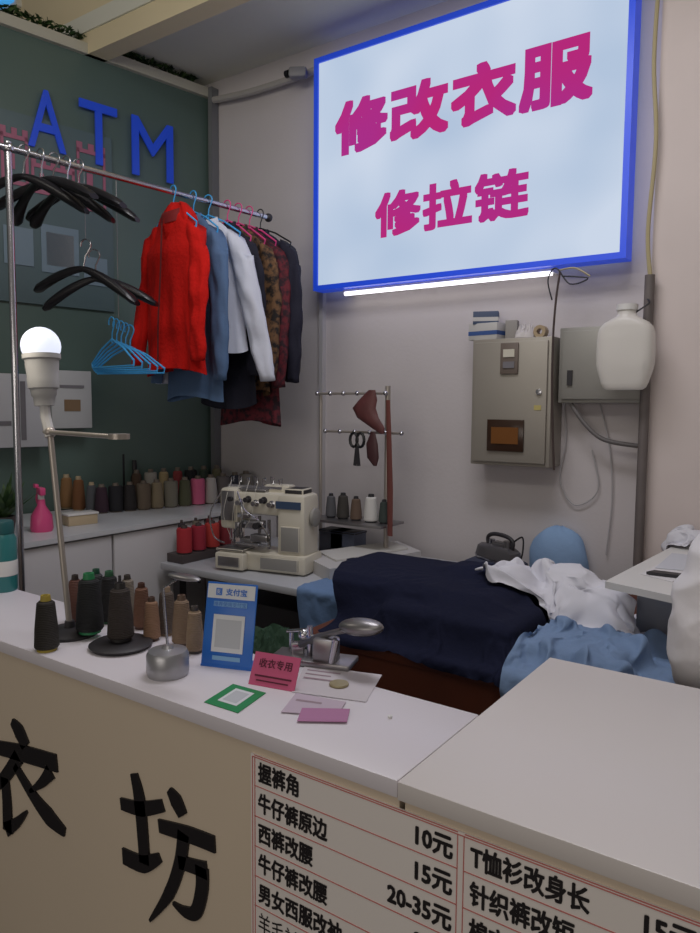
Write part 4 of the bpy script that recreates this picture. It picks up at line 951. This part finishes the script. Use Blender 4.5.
for sg in (-1,1):
    sh=pv(sg*.165,0,1.355,.055); el=pv(sg*.22,-.04,1.08,.042); wr=pv(sg*.12,.17,1.0,.028); pa=pv(sg*.085,.23,.99,(.034,.018)); pe(chx,sh,el,wr,pa)
    for k in range(4):
        fx=sg*(.085+(-.026+k*.017)); ln=(.07,.08,.075,.058)[k if sg>0 else 3-k]
        a=pv(fx,.262,.985,.009); b=pv(fx,.262+ln*.5,.978,.0085); c=pv(fx,.262+ln*.85,.955,.007); pe(pa,a,b,c)
    b=pv(sg*.045,.225,.975,.010); c=pv(sg*.035,.25,.965,.008); pe(pa,b,c)
    hp=pv(sg*.09,0,.85,.085); kn=pv(sg*.1,.01,.47,.055); an=pv(sg*.1,-.01,.09,.038); to=pv(sg*.105,.14,.035,.035); pe(pel,hp,kn,an,to)
rt=root("person",(0,0,0),"person in off-white long-sleeved shirt standing by the work table","person")
def padd(me,name,label=None):
    o=bpy.data.objects.new(name,me); COL.objects.link(o); o.parent=rt
    if label: o["label"]=label
padd(skin_chain("body",PV,PE,PR,skinm),"body")
V=[(0,0,.74),(0,0,.95),(0,0,1.08),(0,0,1.28),(0,0,1.385),(-.17,0,1.355),(-.225,-.03,1.20),(-.24,-.04,1.04),(-.20,.05,1.02),(-.145,.12,1.0),(.17,0,1.355),(.235,-.04,1.04),(.145,.12,1.0)]
padd(skin_chain("shirt",V,[(0,1),(1,2),(2,3),(3,4),(3,5),(5,6),(6,7),(7,8),(8,9),(3,10),(10,11),(11,12)],[(.23,.16),(.18,.13),(.15,.115),(.165,.125),(.08,.075),.075,.064,.068,.060,.050,.075,.072,.052],shirt,1,4,.011),"shirt","off-white loose wrinkled shirt")
V=[(0,0,.93),(-.09,0,.84),(-.1,.01,.47),(-.1,-.01,.12),(.09,0,.84),(.1,.01,.47),(.1,-.01,.12)]
padd(skin_chain("trousers",V,[(0,1),(1,2),(2,3),(0,4),(4,5),(5,6)],[(.15,.11),.1,.075,.065,.1,.075,.065],trou,0),"trousers")
mb=MB(); mb.sphere((0,-.015,1.615),.098,hairm,20,(.95,1.0,1.08)); mb.sphere((0,-.06,1.53),.075,hairm,16,(1.1,.7,1.3)); part(mb,"hair",rt)
mb=MB(); mb.lathe([(0,0),(.012,.0),(.006,.02),(0,.028)],(0,.088,1.55),skinm,10); mb.sphere((-.075,0,1.57),.02,skinm,10,(.4,.8,1.3)); mb.sphere((.075,0,1.57),.02,skinm,10,(.4,.8,1.3))
for sg in (-1,1): mb.sphere((sg*.03,.083,1.595),.010,blackp,10,(1.3,.5,.7))
mb.sphere((0,.085,1.525),.018,mat("lips",(170,90,85),.5),10,(1.2,.4,.35)); part(mb,"face",rt)
rt.location=(-.02,1.62,0); rt.rotation_euler=(0,0,math.radians(20)); rt.scale=(.95,.95,.95)
# ---------------- lights ----------------
def area(n,loc,rot,sx,sy,e,c):
    l=bpy.data.lights.new(n,'AREA'); l.shape='RECTANGLE'; l.size=sx; l.size_y=sy; l.energy=e; l.color=c
    o=bpy.data.objects.new(n,l); COL.objects.link(o); o.location=loc; o.rotation_euler=rot; return o
area("ceiling_light",(-1.0,1.6,3.3),(0,0,0),1.3,.5,20,(.97,.95,1))
area("hall_light",(.8,-.6,3.6),(math.radians(15),0,0),2.5,1.5,11,(1,.92,.82))
area("header_fill",(-1.4,.2,3.0),(math.radians(122),0,math.radians(6)),1.8,.5,15,(1,.95,.85))  # added fill, tilted up to brighten the beige header and ceiling
area("counter_front_fill",(-.4,-2.2,1.6),(math.radians(78),0,0),2.4,1.0,13,(1,.92,.83))  # unseen fill added behind the camera to lighten the counter front
l=bpy.data.lights.new("bulb_light",'POINT'); l.energy=1.2; l.color=(1,.9,.75); l.shadow_soft_size=.06; o=bpy.data.objects.new("bulb_light",l); COL.objects.link(o); o.location=pc+Vector((.0,-.1,.06))
w=bpy.data.worlds.new("world"); SC.world=w; w.use_nodes=True; w.node_tree.nodes["Background"].inputs[0].default_value=(.95,.88,.82,1); w.node_tree.nodes["Background"].inputs[1].default_value=.12
